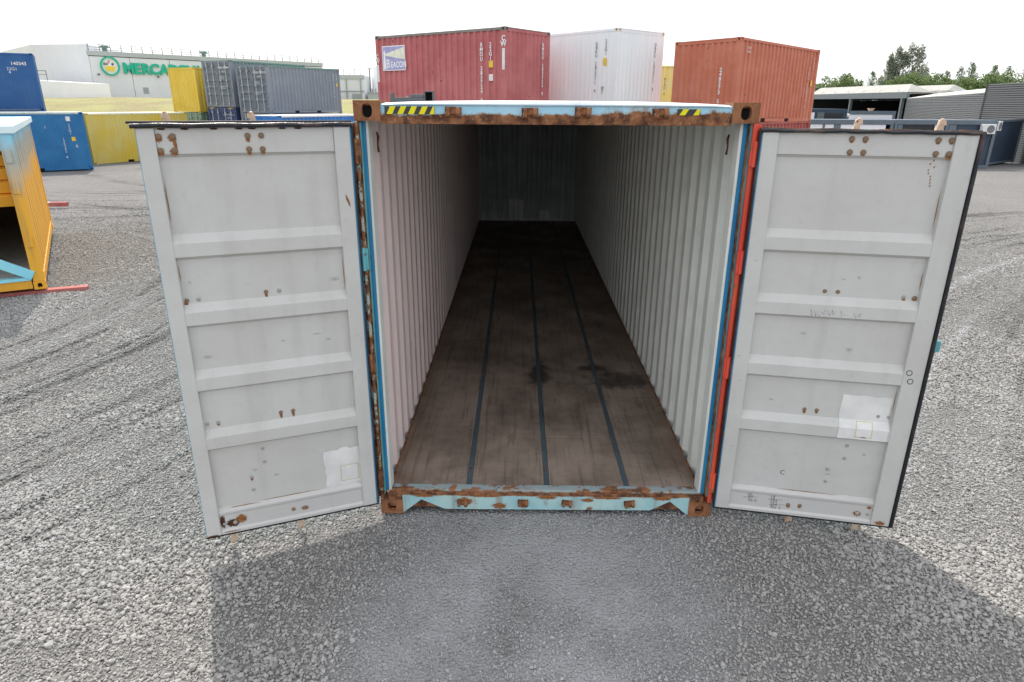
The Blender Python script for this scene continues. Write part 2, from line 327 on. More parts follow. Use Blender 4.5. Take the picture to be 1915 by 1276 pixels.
for ch, s, w in (('M', 4.40, 1.0), ('E', 5.95, 1.0), ('R', 7.1, 1.0), ('C', 8.3, 1.0), ('A', 9.8, 1.0), ('D', 11.2, 1.0), ('O', 12.55, 1.0), ('N', 13.95, 1.0), ('A', 15.3, 1.0)):
    t = text(ch, 2.05, green, market, F(s, .16, 8.22), (R(90), 0, ang), 'letter', off=.085, ext=.1, xs=w)
annm = paint('annex_white', C(205, 208, 209, 1.25), streak=.05, rough=.8, var=.03, dents=.2, bump=0)
an = tag(empty('service_block', (-67, 94, 3)), 'low white block in front of the supermarket wall', 'building')
mb = MB(); V = lambda x, y, z: (x+67, y-94, z-3)
mb.hexa([V(-70.5, 96.5, 2.4), V(-59.4, 92, 2.4), V(-58.3, 96, 2.4), V(-69, 99.5, 2.4)], [V(-70.5, 96.5, 5.4), V(-59.4, 92, 4.9), V(-58.3, 96, 4.9), V(-69, 99.5, 5.4)]); mb.build('wall', annm, an)
mb = MB()
for q in ((-68.9, 97, 5.3), (-67.2, 96.4, 5.2)): mb.tube([V(*q), V(q[0], q[1], 6.6)], .06, 6)
mb.tube([V(-68.9, 97, 6.6), V(-67.2, 96.4, 6.6)], .06, 6); mb.tube([V(-68.9, 97, 6.1), V(-67.2, 96.4, 6.1)], .05, 6); mb.build('hatch_rail', railm, an)

plant = tag(empty('industrial_building', (-36, 150, 0)), 'pale industrial building with roof railing beyond the grey container', 'building')
V = lambda x, y, z: (x+36, y-150, z)
mb = MB(); mb.box(-46, -33.9, 150, 175, -.5, 8., xf=V); mb.build('wall', wallm, plant)
mb = MB(); mb.box(-46.2, -33.7, 149.8, 150, 7.3, 8.1, xf=V); mb.build('fascia', fasm, plant)
mb = MB(); mb.box(-46, -33.9, 149.85, 149.99, 4.7, 4.9, xf=V); mb.build('string_course', ventm, plant)
for x in (-40.6, -37.7, -34.6):
    mb = MB(); mb.tube([V(x, 149.8, 0), V(x, 149.8, 7.3)], .12, 6); mb.build('downpipe', ventm, plant)
mb = MB(); mb.box(-36.6, -34.9, 149.8, 149.99, 2.7, 4.3, xf=V); mb.build('shutter', ventm, plant)
for k in range(8):
    mb = MB(); mb.tube([V(-43+k*1.2, 150.2, 8), V(-43+k*1.2, 150.2, 9.3)], .06, 6); mb.build('rail_post', railm, plant)
mb = MB(); mb.tube([V(-46, 150.2, 9.3), V(-34, 150.2, 9.3)], .05, 6); mb.build('rail', railm, plant)
mb = MB(); mb.box(-33.2, -28, 150, 160, -.5, 4.4, xf=V); mb.build('low_wing', fasm, plant)
mb = MB(); mb.box(-33.3, -27.9, 149.9, 150, 4.3, 4.6, xf=V); mb.build('parapet', ventm, plant)
tank = tag(empty('storage_tank', (-31.4, 156, 0)), 'white cylindrical tank with a thin vent pipe', 'tank')
mb = MB(); mb.tube([(0, 0, -.5), (0, 0, 10.1), (0, 0, 10.3)], [1.9, 1.9, 1.3], 24); mb.build('shell', annm, tank)
mb = MB(); mb.tube([(-2.2, -1, -.5), (-2.2, -1, 9.6)], .14, 8); mb.tube([(-2.6, -1, 9.6), (-1.8, -1, 9.6)], .1, 6); mb.build('vent_pipe', railm, tank)
mb = MB()
for k in range(5): mb.tube([(-1.5+k*.8, -2.6, 0), (-1.5+k*.8, -2.6, 5.4)], .1, 6)
mb.build('pipe_rack', railm, tank)

# ------------------------------------------------------------------ generic background container
dark_in = plain('dark_pocket', (.012, .012, .013, 1), .9)  # near-black colour stands for the shade inside holes and pockets
galv = plain('galvanised_rod', (.50, .51, .52, 1), .4, .1)
gaskm = plain('black_rubber', (.018, .018, .02, 1), .42, .1)
def holed(m, ux, uy, o, hw, hh, rw, rh, depth, nrm, mi=0, n=24):
    """a rectangular face centred on o with an oval hole running depth inwards"""
    ux, uy, o, nrm = map(Vector, (ux, uy, o, nrm)); tt = sorted([2*math.pi*k/n for k in range(n)]+[s*math.atan2(hh, hw)+k for s, k in ((1, 0), (-1, math.pi), (1, math.pi), (-1, 2*math.pi))])
    out, inn, bk = [], [], []
    for t in tt:
        c, s = math.cos(t), math.sin(t); k = min(hw/max(abs(c), 1e-6), hh/max(abs(s), 1e-6)); out.append(o+ux*c*k+uy*s*k)
        e = 2.6; r = (abs(c)**e+abs(s)**e)**(-1/e); p = o+ux*c*rw*r+uy*s*rh*r; inn.append(p); bk.append(p-nrm*depth)
    N = len(tt); m.add(out+inn, [(i, (i+1) % N, (i+1) % N+N, i+N) for i in range(N)], mi)
    m.add(inn+bk, [(i, (i+1) % N, (i+1) % N+N, i+N) for i in range(N)], mi); m.add(bk, [tuple(range(N))], 1)
def casting_mesh(mat, name='corner_casting'):     # outward corner at origin: faces towards -x, -y, -z are holed
    m = MB(); a, b_, h = .178, .162, .118
    holed(m, (0, 1, 0), (0, 0, 1), (0, b_/2, h/2), b_/2, h/2, .032, .04, .045, (-1, 0, 0)); holed(m, (1, 0, 0), (0, 0, 1), (a/2, 0, h/2), a/2, h/2, .04, .035, .07, (0, -1, 0))
    holed(m, (1, 0, 0), (0, 1, 0), (a/2, b_/2, 0), a/2, b_/2, .062, .032, .03, (0, 0, -1))
    m.add([(a, 0, 0), (a, b_, 0), (a, b_, h), (a, 0, h), (0, b_, 0), (0, b_, h), (0, 0, h)], [(0, 1, 2, 3), (1, 4, 5, 2), (6, 3, 2, 5)])
    return m.mesh(name, [mat, dark_in])
def corr(m, s0, s1, z0, z1, place, pitch=.278, d=.036, prof=(.26, .5, .76), mi=0):
    """vertical corrugated sheet; place(s, depth, z)"""
    n = max(1, round((s1-s0)/pitch)); p = (s1-s0)/n; pts = []
    for k in range(n):
        for f, w in ((0, 0), (prof[0], 0), (prof[1], d), (prof[2], d)): pts.append((s0+(k+f)*p, w))
    pts.append((s1, 0)); vs = [place(s, w, z) for s, w in pts for z in (z0, z1)]
    m.add(vs, [(2*i, 2*i+2, 2*i+3, 2*i+1) for i in range(len(pts)-1)], mi)
CW = 2.438
def container(label, loc, rz, pm, L_=6.058, H=2.591, door=None, group=None, tilt=(0, 0), roofm=None, castm=None, name='shipping_container', doorm=None, postm=None, flat=False):
    root = tag(empty(name, loc, rz, tilt), label, 'shipping container', group)
    postm = postm or pm; castm = castm or pm; roofm = roofm or pm
    cm = casting_mesh(castm)
    for sx in (0, 1):
        for sy in (0, 1):
            for sz in (0, 1):
                mw = Matrix.Translation((sx*L_, sy*CW, sz*H)) @ Matrix.Diagonal((1-2*sx, 1-2*sy, 1-2*sz, 1)); obj('corner_casting', cm, root, mw=mw)
            m = MB(); x0, y0 = (0, L_-.14)[sx], (0, CW-.12)[sy]; m.box(x0+.005, x0+.135, y0+.004, y0+.116, .118, H-.118); m.build('corner_post', postm, root)
    for sy in (0, 1):
        f = lambda w: w if sy == 0 else CW-w
        m = MB()
        xs_ = [.178, L_/2-1.1, L_/2-.75, L_/2+.75, L_/2+1.1, L_-.178]
        for a, b_ in ((0, 1), (2, 3), (4, 5)): m.box(xs_[a], xs_[b_], min(f(.012), f(.06)), max(f(.012), f(.06)), .03, .17)
        m.box(xs_[1]-.01, xs_[4]+.01, min(f(.012), f(.06)), max(f(.012), f(.06)), .145, .171)
        m.box(xs_[1], xs_[2], min(f(.05), f(.055)), max(f(.05), f(.055)), .032, .144, 1); m.box(xs_[3], xs_[4], min(f(.05), f(.055)), max(f(.05), f(.055)), .032, .144, 1)
        m.build('bottom_rail', [pm, dark_in], root)
        m = MB(); m.box(.178, L_-.178, min(f(.006), f(.066)), max(f(.006), f(.066)), H-.09, H-.012); m.build('top_rail', roofm if roofm is not pm else pm, root)
        m = MB(); corr(m, .136, L_-.136, .172, H-.091, lambda s, w, z: (s, f(.014+w), z), d=.010 if flat else .046, pitch=.2 if flat else .278, prof=(.30, .42, .88)); m.build('side_wall', pm, root)
    for sx in (0, 1):
        g = lambda w: w if sx == 0 else L_-w
        m = MB(); m.box(min(g(.01), g(.08)), max(g(.01), g(.08)), .162, CW-.162, .03, .15); m.build('sill', pm, root)
        m = MB(); m.box(min(g(.01), g(.08)), max(g(.01), g(.08)), .162, CW-.162, H-.12, H-.012); m.build('header', pm, root)
        if door == sx:
            for k in (0, 1):
                y0, y1 = .125+k*1.097, .125+(k+1)*1.09; dp = empty('door'); dp.parent = root
                bpy.data.objects.remove(dp); m = MB()
                m.box(min(g(.02), g(.05)), max(g(.02), g(.05)), y0, y0+.08, .155, H-.125); m.box(min(g(.02), g(.05)), max(g(.02), g(.05)), y1-.08, y1, .155, H-.125)
                zz = [.155, .3]; hh = (H-.6)/5
                prof = [(.155, .022), (.30, .022), (.32, .05)]
                for j in range(4):
                    zc = .32+hh*(j+1); prof += [(zc-.10, .05), (zc-.05, .024), (zc+.05, .024), (zc+.10, .05)]
                prof += [(H-.30, .05), (H-.27, .022), (H-.125, .022)]
                vs = [(g(w), y, z) for z, w in prof for y in (y0+.08, y1-.08)]; m.add(vs, [(2*i, 2*i+1, 2*i+3, 2*i+2) for i in range(len(prof)-1)])
                d_ = m.build('door', doorm or pm, root)
                for fr in (.27, .72):
                    y = y0+fr*(y1-y0); m = MB(); m.tube([(g(-.035), y, .08), (g(-.035), y, H-.06)], .022, 8)
                    for z in (.2, .75, 1.5, H-.3): m.box(min(g(-.06), g(.02)), max(g(-.06), g(.02)), y-.045, y+.045, z-.03, z+.03)
                    m.build('lock_rod', galv, d_)
                    m = MB(); m.box(min(g(-.06), g(-.03)), max(g(-.06), g(-.03)), y-.02, y+.36*(1 if fr < .5 else -1), 1.13, 1.17); m.build('lock_handle', galv, d_)
                for z in (.4, .95, 1.6, H-.4):
                    m = MB(); yh = y0 if k == 0 else y1; m.box(min(g(-.02), g(.02)), max(g(-.02), g(.02)), yh-.05, yh+.05, z-.06, z+.06); m.build('hinge', pm, d_)
        else:
            m = MB(); corr(m, .118, CW-.118, .15, H-.12, lambda s, w, z: (g(.012+w), s, z), pitch=.22 if not flat else .2, d=.04 if not flat else .012); m.build('end_wall', pm, root)
    m = MB(); m.box(.0, L_, .068, CW-.068, H-.035, H-.008); m.build('roof', roofm, root)
    m = MB(); m.box(.09, L_-.09, .07, CW-.07, .13, .155); m.build('floor', dark_in, root)
    return root
S0 = (R(90), 0, 0); S1 = (R(90), 0, R(180)); E0 = (R(90), 0, R(-90))      # text on side y=0, side y=W, end x=0
white_t = plain('white_lettering', (.78, .78, .76, 1), .7, .1); black_t = plain('black_lettering', (.03, .03, .035, 1), .7); yel_t = plain('yellow_label', C(235, 180, 60), .6)
def label_plate(root, side, a, z, w, h, m, L_=6.058, name='label_plate'):
    mb = MB()
    if side == 'S0': mb.box(a, a+w, .0, .012, z, z+h)
    if side == 'S1': mb.box(a, a+w, CW-.012, CW, z, z+h)
    if side == 'E0': mb.box(-.002, .01, a, a+w, z, z+h)
    return mb.build(name, m, root)
stack = lambda s: '\n'.join(s)
def off_ref(x, y, rot, dx, dy): c, s = math.cos(R(rot)), math.sin(R(rot)); return (x+c*dx-s*dy, y+s*dx+c*dy)

# red container with the lettered sign (second tier)
redm = paint('red_paint', C(160, 88, 89), C(174, 104, 103), rust=.16, streak=.3, rough=.7, dirt=(.3, .16, .12, 1))
x, y = off_ref(-.67, 18.42, 142.4, 0, -CW)
GZB = -.31
red = container('faded red container with a lighthouse sign on its long side, upper tier', (x, y, 2.50), R(142.4), redm, castm=plain('grey_casting', C(120, 110, 104), .8), roofm=plain('grey_edge', C(128, 122, 116), .8))
for i, (bdy, a, z) in enumerate((('BMOU 283724 9', .98, 2.18), ('22G1', .60, 2.18))): text(stack(bdy), .165, white_t, red, (a, CW+.004, z), S1, ax='CENTER', ls=.85, off=.006)
label_plate(red, 'S1', .50, 1.42, .17, .20, yel_t); label_plate(red, 'S1', .50, 1.02, .17, .20, white_t)
text('C\nW', .21, white_t, red, (.07, CW+.004, 2.36), S1, ax='CENTER', ls=.75, off=.01); label_plate(red, 'S1', .015, 1.35, .11, .62, white_t, name='white_stripe')
text('C\nW', .21, white_t, red, (5.98, CW+.004, 2.0), S1, ax='CENTER', ls=.75, off=.006); label_plate(red, 'S1', 5.93, 1.05, .11, .58, white_t, name='white_stripe')
text(stack('BMOU 283724 9'), .15, white_t, red, (-.003, .42, 2.25), E0, ax='CENTER', ls=.85, off=.006)
signp = plain('sign_lilac', C(155, 152, 190), .6, .12); signb = plain('sign_beam', C(220, 220, 195), .6, .1); signl = plain('sign_letter', C(235, 235, 238), .6, .05)
sg = tag(empty('sign_panel', red.matrix_basis @ Vector((5.55, CW, 1.52)) if False else (0, 0, 0)), None); bpy.data.objects.remove(sg)
SX, SZ, SW, SH = 5.70, 1.42, 1.18, .82          # left edge (seen from outside), bottom, size
Q = lambda u, v, w: (SX-u, CW+.0+w, SZ+v)
m = MB(); m.box(0, SW, 0, .01, 0, SH, xf=lambda u, w, v: Q(u, v, w)); sign = m.build('sign_board', signl, red)
m = MB(); m.box(.03, SW-.03, .0105, .013, .03, SH-.03, xf=lambda u, w, v: Q(u, v, w)); m.build('sign_face', signp, sign)
m = MB(); m.prism([(.16, .56), (.16, .50), (SW-.04, .36), (SW-.04, .76)], lambda u, v: Q(u, v, .0135), lambda u, v: Q(u, v, .015)); m.build('beam', signb, sign)
m = MB(); m.prism([(.05, .05), (.19, .05), (.16, .52), (.17, .60), (.12, .68), (.07, .60), (.08, .52)], lambda u, v: Q(u, v, .0135), lambda u, v: Q(u, v, .0165)); m.build('lighthouse', signl, sign)
t_ = text('B', .40, signl, sign, Q(.20, .42, .016), S1, off=.008, xs=.85); t_ = text('EACON', .27, signl, sign, Q(.43, .32, .016), S1, off=.007, xs=.86)

white_p = paint('white_paint', C(212, 218, 218, 1.2), C(220, 226, 226, 1.2), rust=.06, streak=.15, rough=.6, dirt=(.45, .42, .4, 1))
x, y = off_ref(2.97, 19.4, 131.4, 0, -CW)
wc = container('white container with black numbers, upper tier between the two red ones', (x, y, 2.58), R(131.4), white_p, castm=paint('white_casting', C(200, 190, 180), rust=.25), flat=True)
for bdy, a, z, sz in (('GBKU 282211 6', .92, 2.22, .145), ('22G1', .50, 2.28, .15)): text(stack(bdy), sz, black_t, wc, (a, CW+.004, z), S1, ax='CENTER', ls=.84)
label_plate(wc, 'S1', .45, 1.46, .15, .24, yel_t); text('GB\n22\nA', .10, black_t, wc, (.58, CW+.004, .83), S1, ls=.8, ax='CENTER')
text(stack('GBKU 282211 6'), .14, black_t, wc, (-.003, .46, 2.25), E0, ax='CENTER', ls=.85)

orm = paint('terracotta_paint', C(170, 98, 74), C(180, 112, 90), rust=.18, streak=.25, rough=.7, dirt=(.42, .2, .2, 1))
oc = container('terracotta red container with number on its end, upper tier on the right', (6.82, 18.85, 2.29), R(44.6), orm, tilt=(R(-1.0), R(.8)))
text(stack('248373 5'), .17, white_t, oc, (-.003, .62, 1.72), E0, ax='CENTER', ls=.82, off=.006)
text('22.450\n30.480', .10, white_t, oc, (.42, -.004, 2.35), S0, ls=1.2); text(stack('TGHU 248373 5'), .13, white_t, oc, (5.30, -.004, 1.95), S0, ax='CENTER', ls=.84); text(stack('22G1'), .13, white_t, oc, (5.62, -.004, 2.3), S0, ax='CENTER', ls=.9)
label_plate(oc, 'S0', 5.58, 1.30, .12, .2, yel_t)
dred = paint('dark_red_paint', C(140, 70, 62), rust=.2, streak=.3, rough=.75)
container('dark red container under the terracotta one', (6.82, 18.85, -.31), R(44.6), dred)
x, y = off_ref(-.67, 18.42, 142.4, 0, -CW)
container('brown container under the red container with the sign', (x, y, -.40), R(142.4), dred, H=2.896)
x, y = off_ref(2.97, 19.4, 131.4, 0, -CW)
container('grey container under the white container', (x, y, -.32), R(131.4), paint('mid_grey_paint', C(120, 124, 128), rust=.15), H=2.896)
ylm = paint('pale_yellow_paint', C(215, 190, 105), C(205, 190, 135), rust=.1, streak=.1)
ys_ = container('pale yellow container glimpsed between the white and terracotta ones', (6.9, 33, 2.12), R(8), ylm)
text(stack('MSKU 6'), .16, black_t, ys_, (.50, -.004, 2.0), S0, ax='CENTER', ls=.9)
container('ochre container under the pale yellow one', (6.9, 33, -.47), R(8), ylm)

# grey, yellow and blue stacks on the left
greym = paint('grey_paint', C(116, 122, 129), C(124, 129, 135), rust=.0, streak=.12, rough=.6, dirt=(.18, .2, .22, 1)); greend = plain('green_edge', C(105, 140, 130), .7)
greyd = paint('grey_door_paint', C(96, 104, 108), C(108, 115, 118), streak=.2, rough=.6)
def door_text(root, H, l1, l2, m=white_t):
    text(l1, .15, m, root, (-.065, 1.02, H-.33), E0, off=.004); text(l2, .13, m, root, (-.065, .72, H-.55), E0)
    text('30,480 KG\n67,200 LB', .10, m, root, (-.065, .98, H-.86), E0, ls=.95); text(' 2,180 KG\n28,300 KG', .10, m, root, (-.065, .98, H-1.4), E0, ls=.95)
gB = container('grey container showing its doors and one long side, right of the grey pair', (-14.39, 35.77, 2.16), R(63.2), greym, door=0, doorm=greyd, roofm=greend, group='grey containers of the far stack')
door_text(gB, 2.591, 'WSGU 29010  0', '22G1'); text(stack('WSGU 290103 0'), .13, white_t, gB, (5.45, -.004, 2.3), S0, ax='CENTER', ls=.82); text(stack('22G1'), .13, white_t, gB, (5.75, -.004, 2.3), S0, ax='CENTER', ls=.9); label_plate(gB, 'S0', 5.68, 1.55, .14, .2, yel_t)
gA = container('grey container showing its doors, beside the upper yellow container', (-17.04, 37.4, 2.47), R(63.2), greym, door=0, doorm=greyd, roofm=greend, group='grey containers of the far stack')
door_text(gA, 2.591, 'WSGU 29008  1', '22G1')
container('lower grey container under the right-hand grey one of the far stack', (-14.39, 35.77, -.43), R(63.2), greym, door=0, doorm=greyd)
navym = paint('navy_paint', C(52, 66, 96), C(60, 74, 104), streak=.2)
gN = container('dark navy container with doors, under the grey one beside the yellow', (-17.04, 37.4, -.426), R(63.2), navym, H=2.896, door=0)
text('ZPPU 30145  6', .15, white_t, gN, (-.065, 1.02, 2.55), E0); text('45G1', .13, white_t, gN, (-.065, .72, 2.36), E0)
for yy in (.25, 1.85):
    m = MB()
    for k in range(5): m.prism([(yy+k*.08, 2.80), (yy+k*.08+.04, 2.80), (yy+k*.08+.06, 2.87), (yy+k*.08+.02, 2.87)], lambda a, z: (-.001, a, z), lambda a, z: (.009, a, z))
    m.build('hazard_tape', yel_t, gN)
yelm = paint('yellow_paint', C(196, 166, 58), C(202, 176, 76), rust=.08, streak=.12, rough=.6)
container('bright yellow corrugated container on top of a green one', (-19.89, 38.97, 2.14), R(63.2), yelm)
greenm = paint('green_paint', C(105, 125, 105), streak=.2)
container('green container under the bright yellow one', (-19.89, 38.97, -.452), R(63.2), greenm, door=0)
yelp = paint('patched_yellow_paint', C(196, 180, 104), C(198, 170, 60), rust=.1, streak=.2, rough=.65, dirt=(.35, .3, .18, 1), dents=.8)
container('long patched yellow container on the ground beyond the left door', (-22.66, 31.81, -.40), R(63.2), yelp, flat=True, roofm=plain('cream_edge', C(222, 214, 180), .7))
bluem = paint('blue_paint', C(28, 92, 140), C(40, 104, 150), streak=.2, rough=.55, dirt=(.08, .16, .24, 1))
x, y = off_ref(-20.46, 28.15, 33.8, -6.058, 0)
bL = container('blue container on the ground at the left with white numbers', (x, y, -.28), R(33.8), bluem, flat=True, roofm=plain('pale_edge', C(170, 180, 175), .7))
text(stack('22G1'), .15, white_t, bL, (5.42, -.004, 2.1), S0, ax='CENTER', ls=.85); label_plate(bL, 'S0', 5.34, 2.2, .17, .2, white_t); label_plate(bL, 'S0', 5.42, 1.32, .16, .18, yel_t)
text(stack('140345 8'), .14, white_t, bL, (5.1, -.004, 1.5), S0, ax='CENTER', ls=.84); text('6', .22, white_t, bL, (5.52, -.004, 1.2), S0)
text('1', .16, white_t, bL, (4.45, -.004, 2.02), S0)
blueu = paint('dark_blue_paint', C(32, 78, 128), C(44, 84, 130), streak=.25, rough=.55, dirt=(.1, .13, .2, 1), var=.25)
x, y = off_ref(-23.63, 30.26, 32.5, -6.058, 0)
bU = container('darker blue container on the upper tier at the left edge', (x, y, 2.335), R(32.5), blueu, flat=True)
text('140343', .21, white_t, bU, (5.1, -.004, 2.22), S0, off=.004); text('22G1\n 4', .19, white_t, bU, (4.9, -.004, 1.97), S0, ls=.8)
container('blue container beneath the darker blue upper one', (x, y, -.256), R(32.5), bluem)
blr = paint('bright_blue_paint', C(45, 105, 165), streak=.2)
bR = container('bright blue container seen just over the left door, pale roof', (-12.21, 30.64, -.43), R(58), blr, roofm=plain('pale_roof', C(215, 220, 222), .6))
text('L   L   L   L', .2, white_t, bR, (.5, -.004, 2.42), S0)

# ------------------------------------------------------------------ half-painted container at the left edge
b = NB('overspray_paint', .6)
h = b.math('ADD', b.xyz(2), b.math('MULTIPLY', b.math('SUBTRACT', b.noise(2.2, 4), .5), .8))
h = b.math('SUBTRACT', h, b.math('MULTIPLY', b.xyz(0), .02))
c = b.mix(b.step(h, 1.35, 1.95), C(218, 158, 50), C(160, 160, 150)); c = b.mix(b.step(h, 1.95, 2.35), c, C(128, 190, 212))
c = b.mix(b.math('MULTIPLY', b.step(b.noise(1., 5, b.scaled((9, 9, .5))), .48, .7), .4), c, (.24, .16, .07, 1))
c = b.mix(b.step(b.noise(6, 7), .64, .7), c, (.35, .28, .2, 1)); over = b.col(c)
orange = paint('orange_paint', C(218, 158, 46), C(210, 148, 50), rust=.1, streak=.25, rough=.6); lblue = paint('light_blue_paint', C(125, 195, 218), C(140, 205, 222), streak=.08, rough=.5, var=.08)
lwhite = paint('blue_white_paint', C(190, 214, 222, 1.1), streak=.05, var=.05)
op = tag(empty('half_painted_container', (-7.60, 5.80, .09), R(122.7)), 'open container half sprayed light blue over orange at the left edge', 'shipping container')
Hh = 2.45; LL = 6.058; cmo = casting_mesh(orange)
for sx in (0, 1):
    for sy in (0, 1):
        obj('corner_casting', cmo, op, mw=Matrix.Translation((sx*LL, sy*CW, 0)) @ Matrix.Diagonal((1-2*sx, 1-2*sy, 1, 1)))
        m = MB(); x0, y0 = (0, LL-.16)[sx], (0, CW-.16)[sy]; m.box(x0+.003, x0+.157, y0+.003, y0+.157, .118, Hh-.13); m.build('corner_post', over, op, .01)
m = MB(); m.box(-.03, LL+.03, -.05, CW+.05, Hh-.13, Hh-.02); m.build('roof_slab', lwhite, op, .012)
m = MB(); m.box(.3, LL-.3, .25, CW-.25, Hh-.02, Hh-.012); m.build('roof_sheet', lblue, op)
for sy in (0, 1):
    f = (lambda w: w) if sy == 0 else (lambda w: CW-w)
    m = MB(); corr(m, .158, LL-.158, .2, Hh-.13, lambda s, w, z: (s, f(.02+w), z), pitch=.42, d=.05, prof=(.55, .65, .9)); m.build('side_wall', over, op)
    m = MB(); m.box(.178, LL-.178, min(f(.01), f(.09)), max(f(.01), f(.09)), .06, .2); m.build('bottom_rail', orange, op)
for z in (.75, 1.55, 2.0):
    m = MB(); m.box(-.014, .0, .04, .13, z-.09, z+.09); m.build('hinge', over, op, .004)
m = MB(); m.box(.01, .1, .178, CW-.178, .02, .15); m.box(-.004, .11, .178, CW-.178, .152, .2, 1); m.build('sill', [orange, lblue], op)
m = MB(); m.box(.0, .14, .158, CW-.158, Hh-.36, Hh-.13); m.build('header', lblue, op)
m = MB(); m.box(.1, LL-.1, .08, CW-.08, .18, .21); m.build('floor', plain('grey_floor', C(150, 158, 160), .8), op)
m = MB()
for k in range(5):
    z = 1.25+k*.2; m.hexa([(.32, .16, z), (.32, CW-.16, z), (.40, CW-.16, z), (.40, .16, z)], [(.25, .16, z+.16), (.25, CW-.16, z+.16), (.40, CW-.16, z+.2), (.40, .16, z+.2)])
m.build('ribbed_panel', orange, op)
m = MB(); m.box(LL-.1, LL-.06, .1, CW-.1, .2, Hh-.14); m.build('end_wall', plain('brown_inner', (.12, .075, .04, 1), .8), op)
m = MB(); a_, b_ = Vector((-.02, .14, .22)), Vector((-.02, 1.35, .95)); s_ = Vector((0, .035, -.06))
m.hexa([a_-s_, a_+s_, a_+s_+Vector((.06, 0, 0)), a_-s_+Vector((.06, 0, 0))], [b_-s_, b_+s_, b_+s_+Vector((.06, 0, 0)), b_-s_+Vector((.06, 0, 0))]); m.build('brace', lblue, op, .006)
pal = tag(empty('wooden_pallet', op.matrix_basis @ Vector((0, 0, 0))), 'small wooden pallet leaning inside the half painted container', 'pallet')
pal.location = Matrix.Translation((-7.60, 5.80, .09)) @ Matrix.Rotation(R(122.7), 4, 'Z') @ Vector((.75, 1.25, .215)); pal.rotation_euler = (0, 0, R(122.7))
wood = plain('pale_wood', C(176, 150, 112), .85)
for k in range(5): m = MB(); m.box(0, .8, -.5+k*.22, -.36+k*.22, .1, .12); m.build('plank', wood, pal)
for k in range(3): m = MB(); m.box(.0+k*.35, .09+k*.35, -.5, .52, 0, .098); m.build('bearer', wood, pal)
bm_red = paint('red_timber', C(150, 78, 74), C(165, 105, 98), streak=.2, rough=.8); bm_w = paint('white_timber', C(205, 198, 190), streak=.2, rough=.8)
def beam(label, p0, p1, w, h, mats, z):
    r_ = tag(empty('timber_beam', (p0[0], p0[1], z), math.atan2(p1[1]-p0[1], p1[0]-p0[0])), label, 'beam', 'painted timber beams on the gravel')
    ln = math.hypot(p1[0]-p0[0], p1[1]-p0[1]); m = MB(); m.box(0, ln*.72, -w/2, w/2, 0, h); m.build('beam_body', mats[0], r_, .006)
    m = MB(); m.box(ln*.72+.001, ln, -w/2, w/2, 0, h); m.build('beam_end', mats[1], r_, .006)
beam('red painted timber beam sticking out under the near corner of the half painted container', (-9.4, 5.10), (-7.15, 6.10), .14, .06, (bm_red, bm_red), 0)
beam('white timber beam with red end farther along the yard', (-15.2, 15.2), (-13.45, 15.35), .16, .12, (bm_w, bm_red), -.08)

# ------------------------------------------------------------------ right side: warehouse, canopy, cabins
slat = paint('slate_cladding', C(78, 84, 86, .5), C(84, 90, 92, .5), streak=.1, rough=.5, var=.05, dents=.3, bump=0); slatd = plain('cladding_shadow_gap', C(50, 54, 56), .6)
wh = tag(empty('warehouse', (31.4, 44, 0)), 'dark grey warehouse clad in horizontal slats behind the cabins', 'building')
V = lambda x, y, z: (x-31.4, y-44, z)
def slatwall(p0, p1, zt0, zt1, z0=-.45, ph=.13):
    p0, p1 = np.array(p0), np.array(p1); t = (p1-p0)/np.linalg.norm(p1-p0); nr = np.array((-t[1], t[0])); nr = nr if nr@(-p0-np.array((0, 4))) > 0 else -nr
    k = 0; z = z0
    while z < max(zt0, zt1)-.02:
        zz = z+ph
        if zz > max(zt0, zt1): zz = max(zt0, zt1)
        m = MB(); f0 = 1.
        if zz > min(zt0, zt1):      # clipped by the sloping top
            f0 = max(0.05, (max(zt0, zt1)-zz)/max(1e-6, abs(zt0-zt1)))
        a, b_ = (p0, p0+(p1-p0)*f0) if zt0 >= zt1 else (p1, p1+(p0-p1)*f0)
        q = [a, b_, b_+nr*.0, a+nr*.0]
        m.hexa([V(*(a+nr*.07), z+.02), V(*(b_+nr*.07), z+.02), V(*(b_-nr*.05), z+.02), V(*(a-nr*.05), z+.02)], [V(*(a+nr*.035), zz-.005), V(*(b_+nr*.035), zz-.005), V(*(b_-nr*.05), zz-.005), V(*(a-nr*.05), zz-.005)])
        m.build('slat', slat, wh); z += ph
    m = MB(); m.hexa([V(*(p0), z0), V(*(p1), z0), V(*(p1-nr*.3), z0), V(*(p0-nr*.3), z0)], [V(*(p0), zt0-.02), V(*(p1), zt1-.02), V(*(p1-nr*.3), zt1-.02), V(*(p0-nr*.3), zt0-.02)]); m.build('backing_wall', slatd, wh)
slatwall((29.4, 34.), (31.42, 44.1), 4.2, 4.2); slatwall((31.42, 44.15), (41.4, 71.9), 3.67, 3.5)
m = MB(); m.box(-.08, .12, -.05, .12, -.45, 4.22); m.build('corner_trim', slatd, wh)
m = MB(); rf = plain('white_roof_sheet', C(190, 190, 186), .6)
m.hexa([V(31.5, 44.3, 3.66), V(41.4, 71.9, 3.46), V(44.5, 72, 3.9), V(34, 48, 3.95)], [V(31.5, 44.3, 3.72), V(41.4, 71.9, 3.52), V(44.5, 72, 3.98), V(34, 48, 4.03)]); m.build('roof', rf, wh)
can = tag(empty('open_canopy', (41.4, 72, 0)), 'dark open sided canopy with pale sawtooth roof beyond the cabins', 'canopy')
V = lambda x, y, z: (x-41.4, y-72, z)
drk = plain('canopy_steel', C(92, 100, 103), .6); cdark = plain('canopy_inside', (.03, .032, .035, 1), .8)
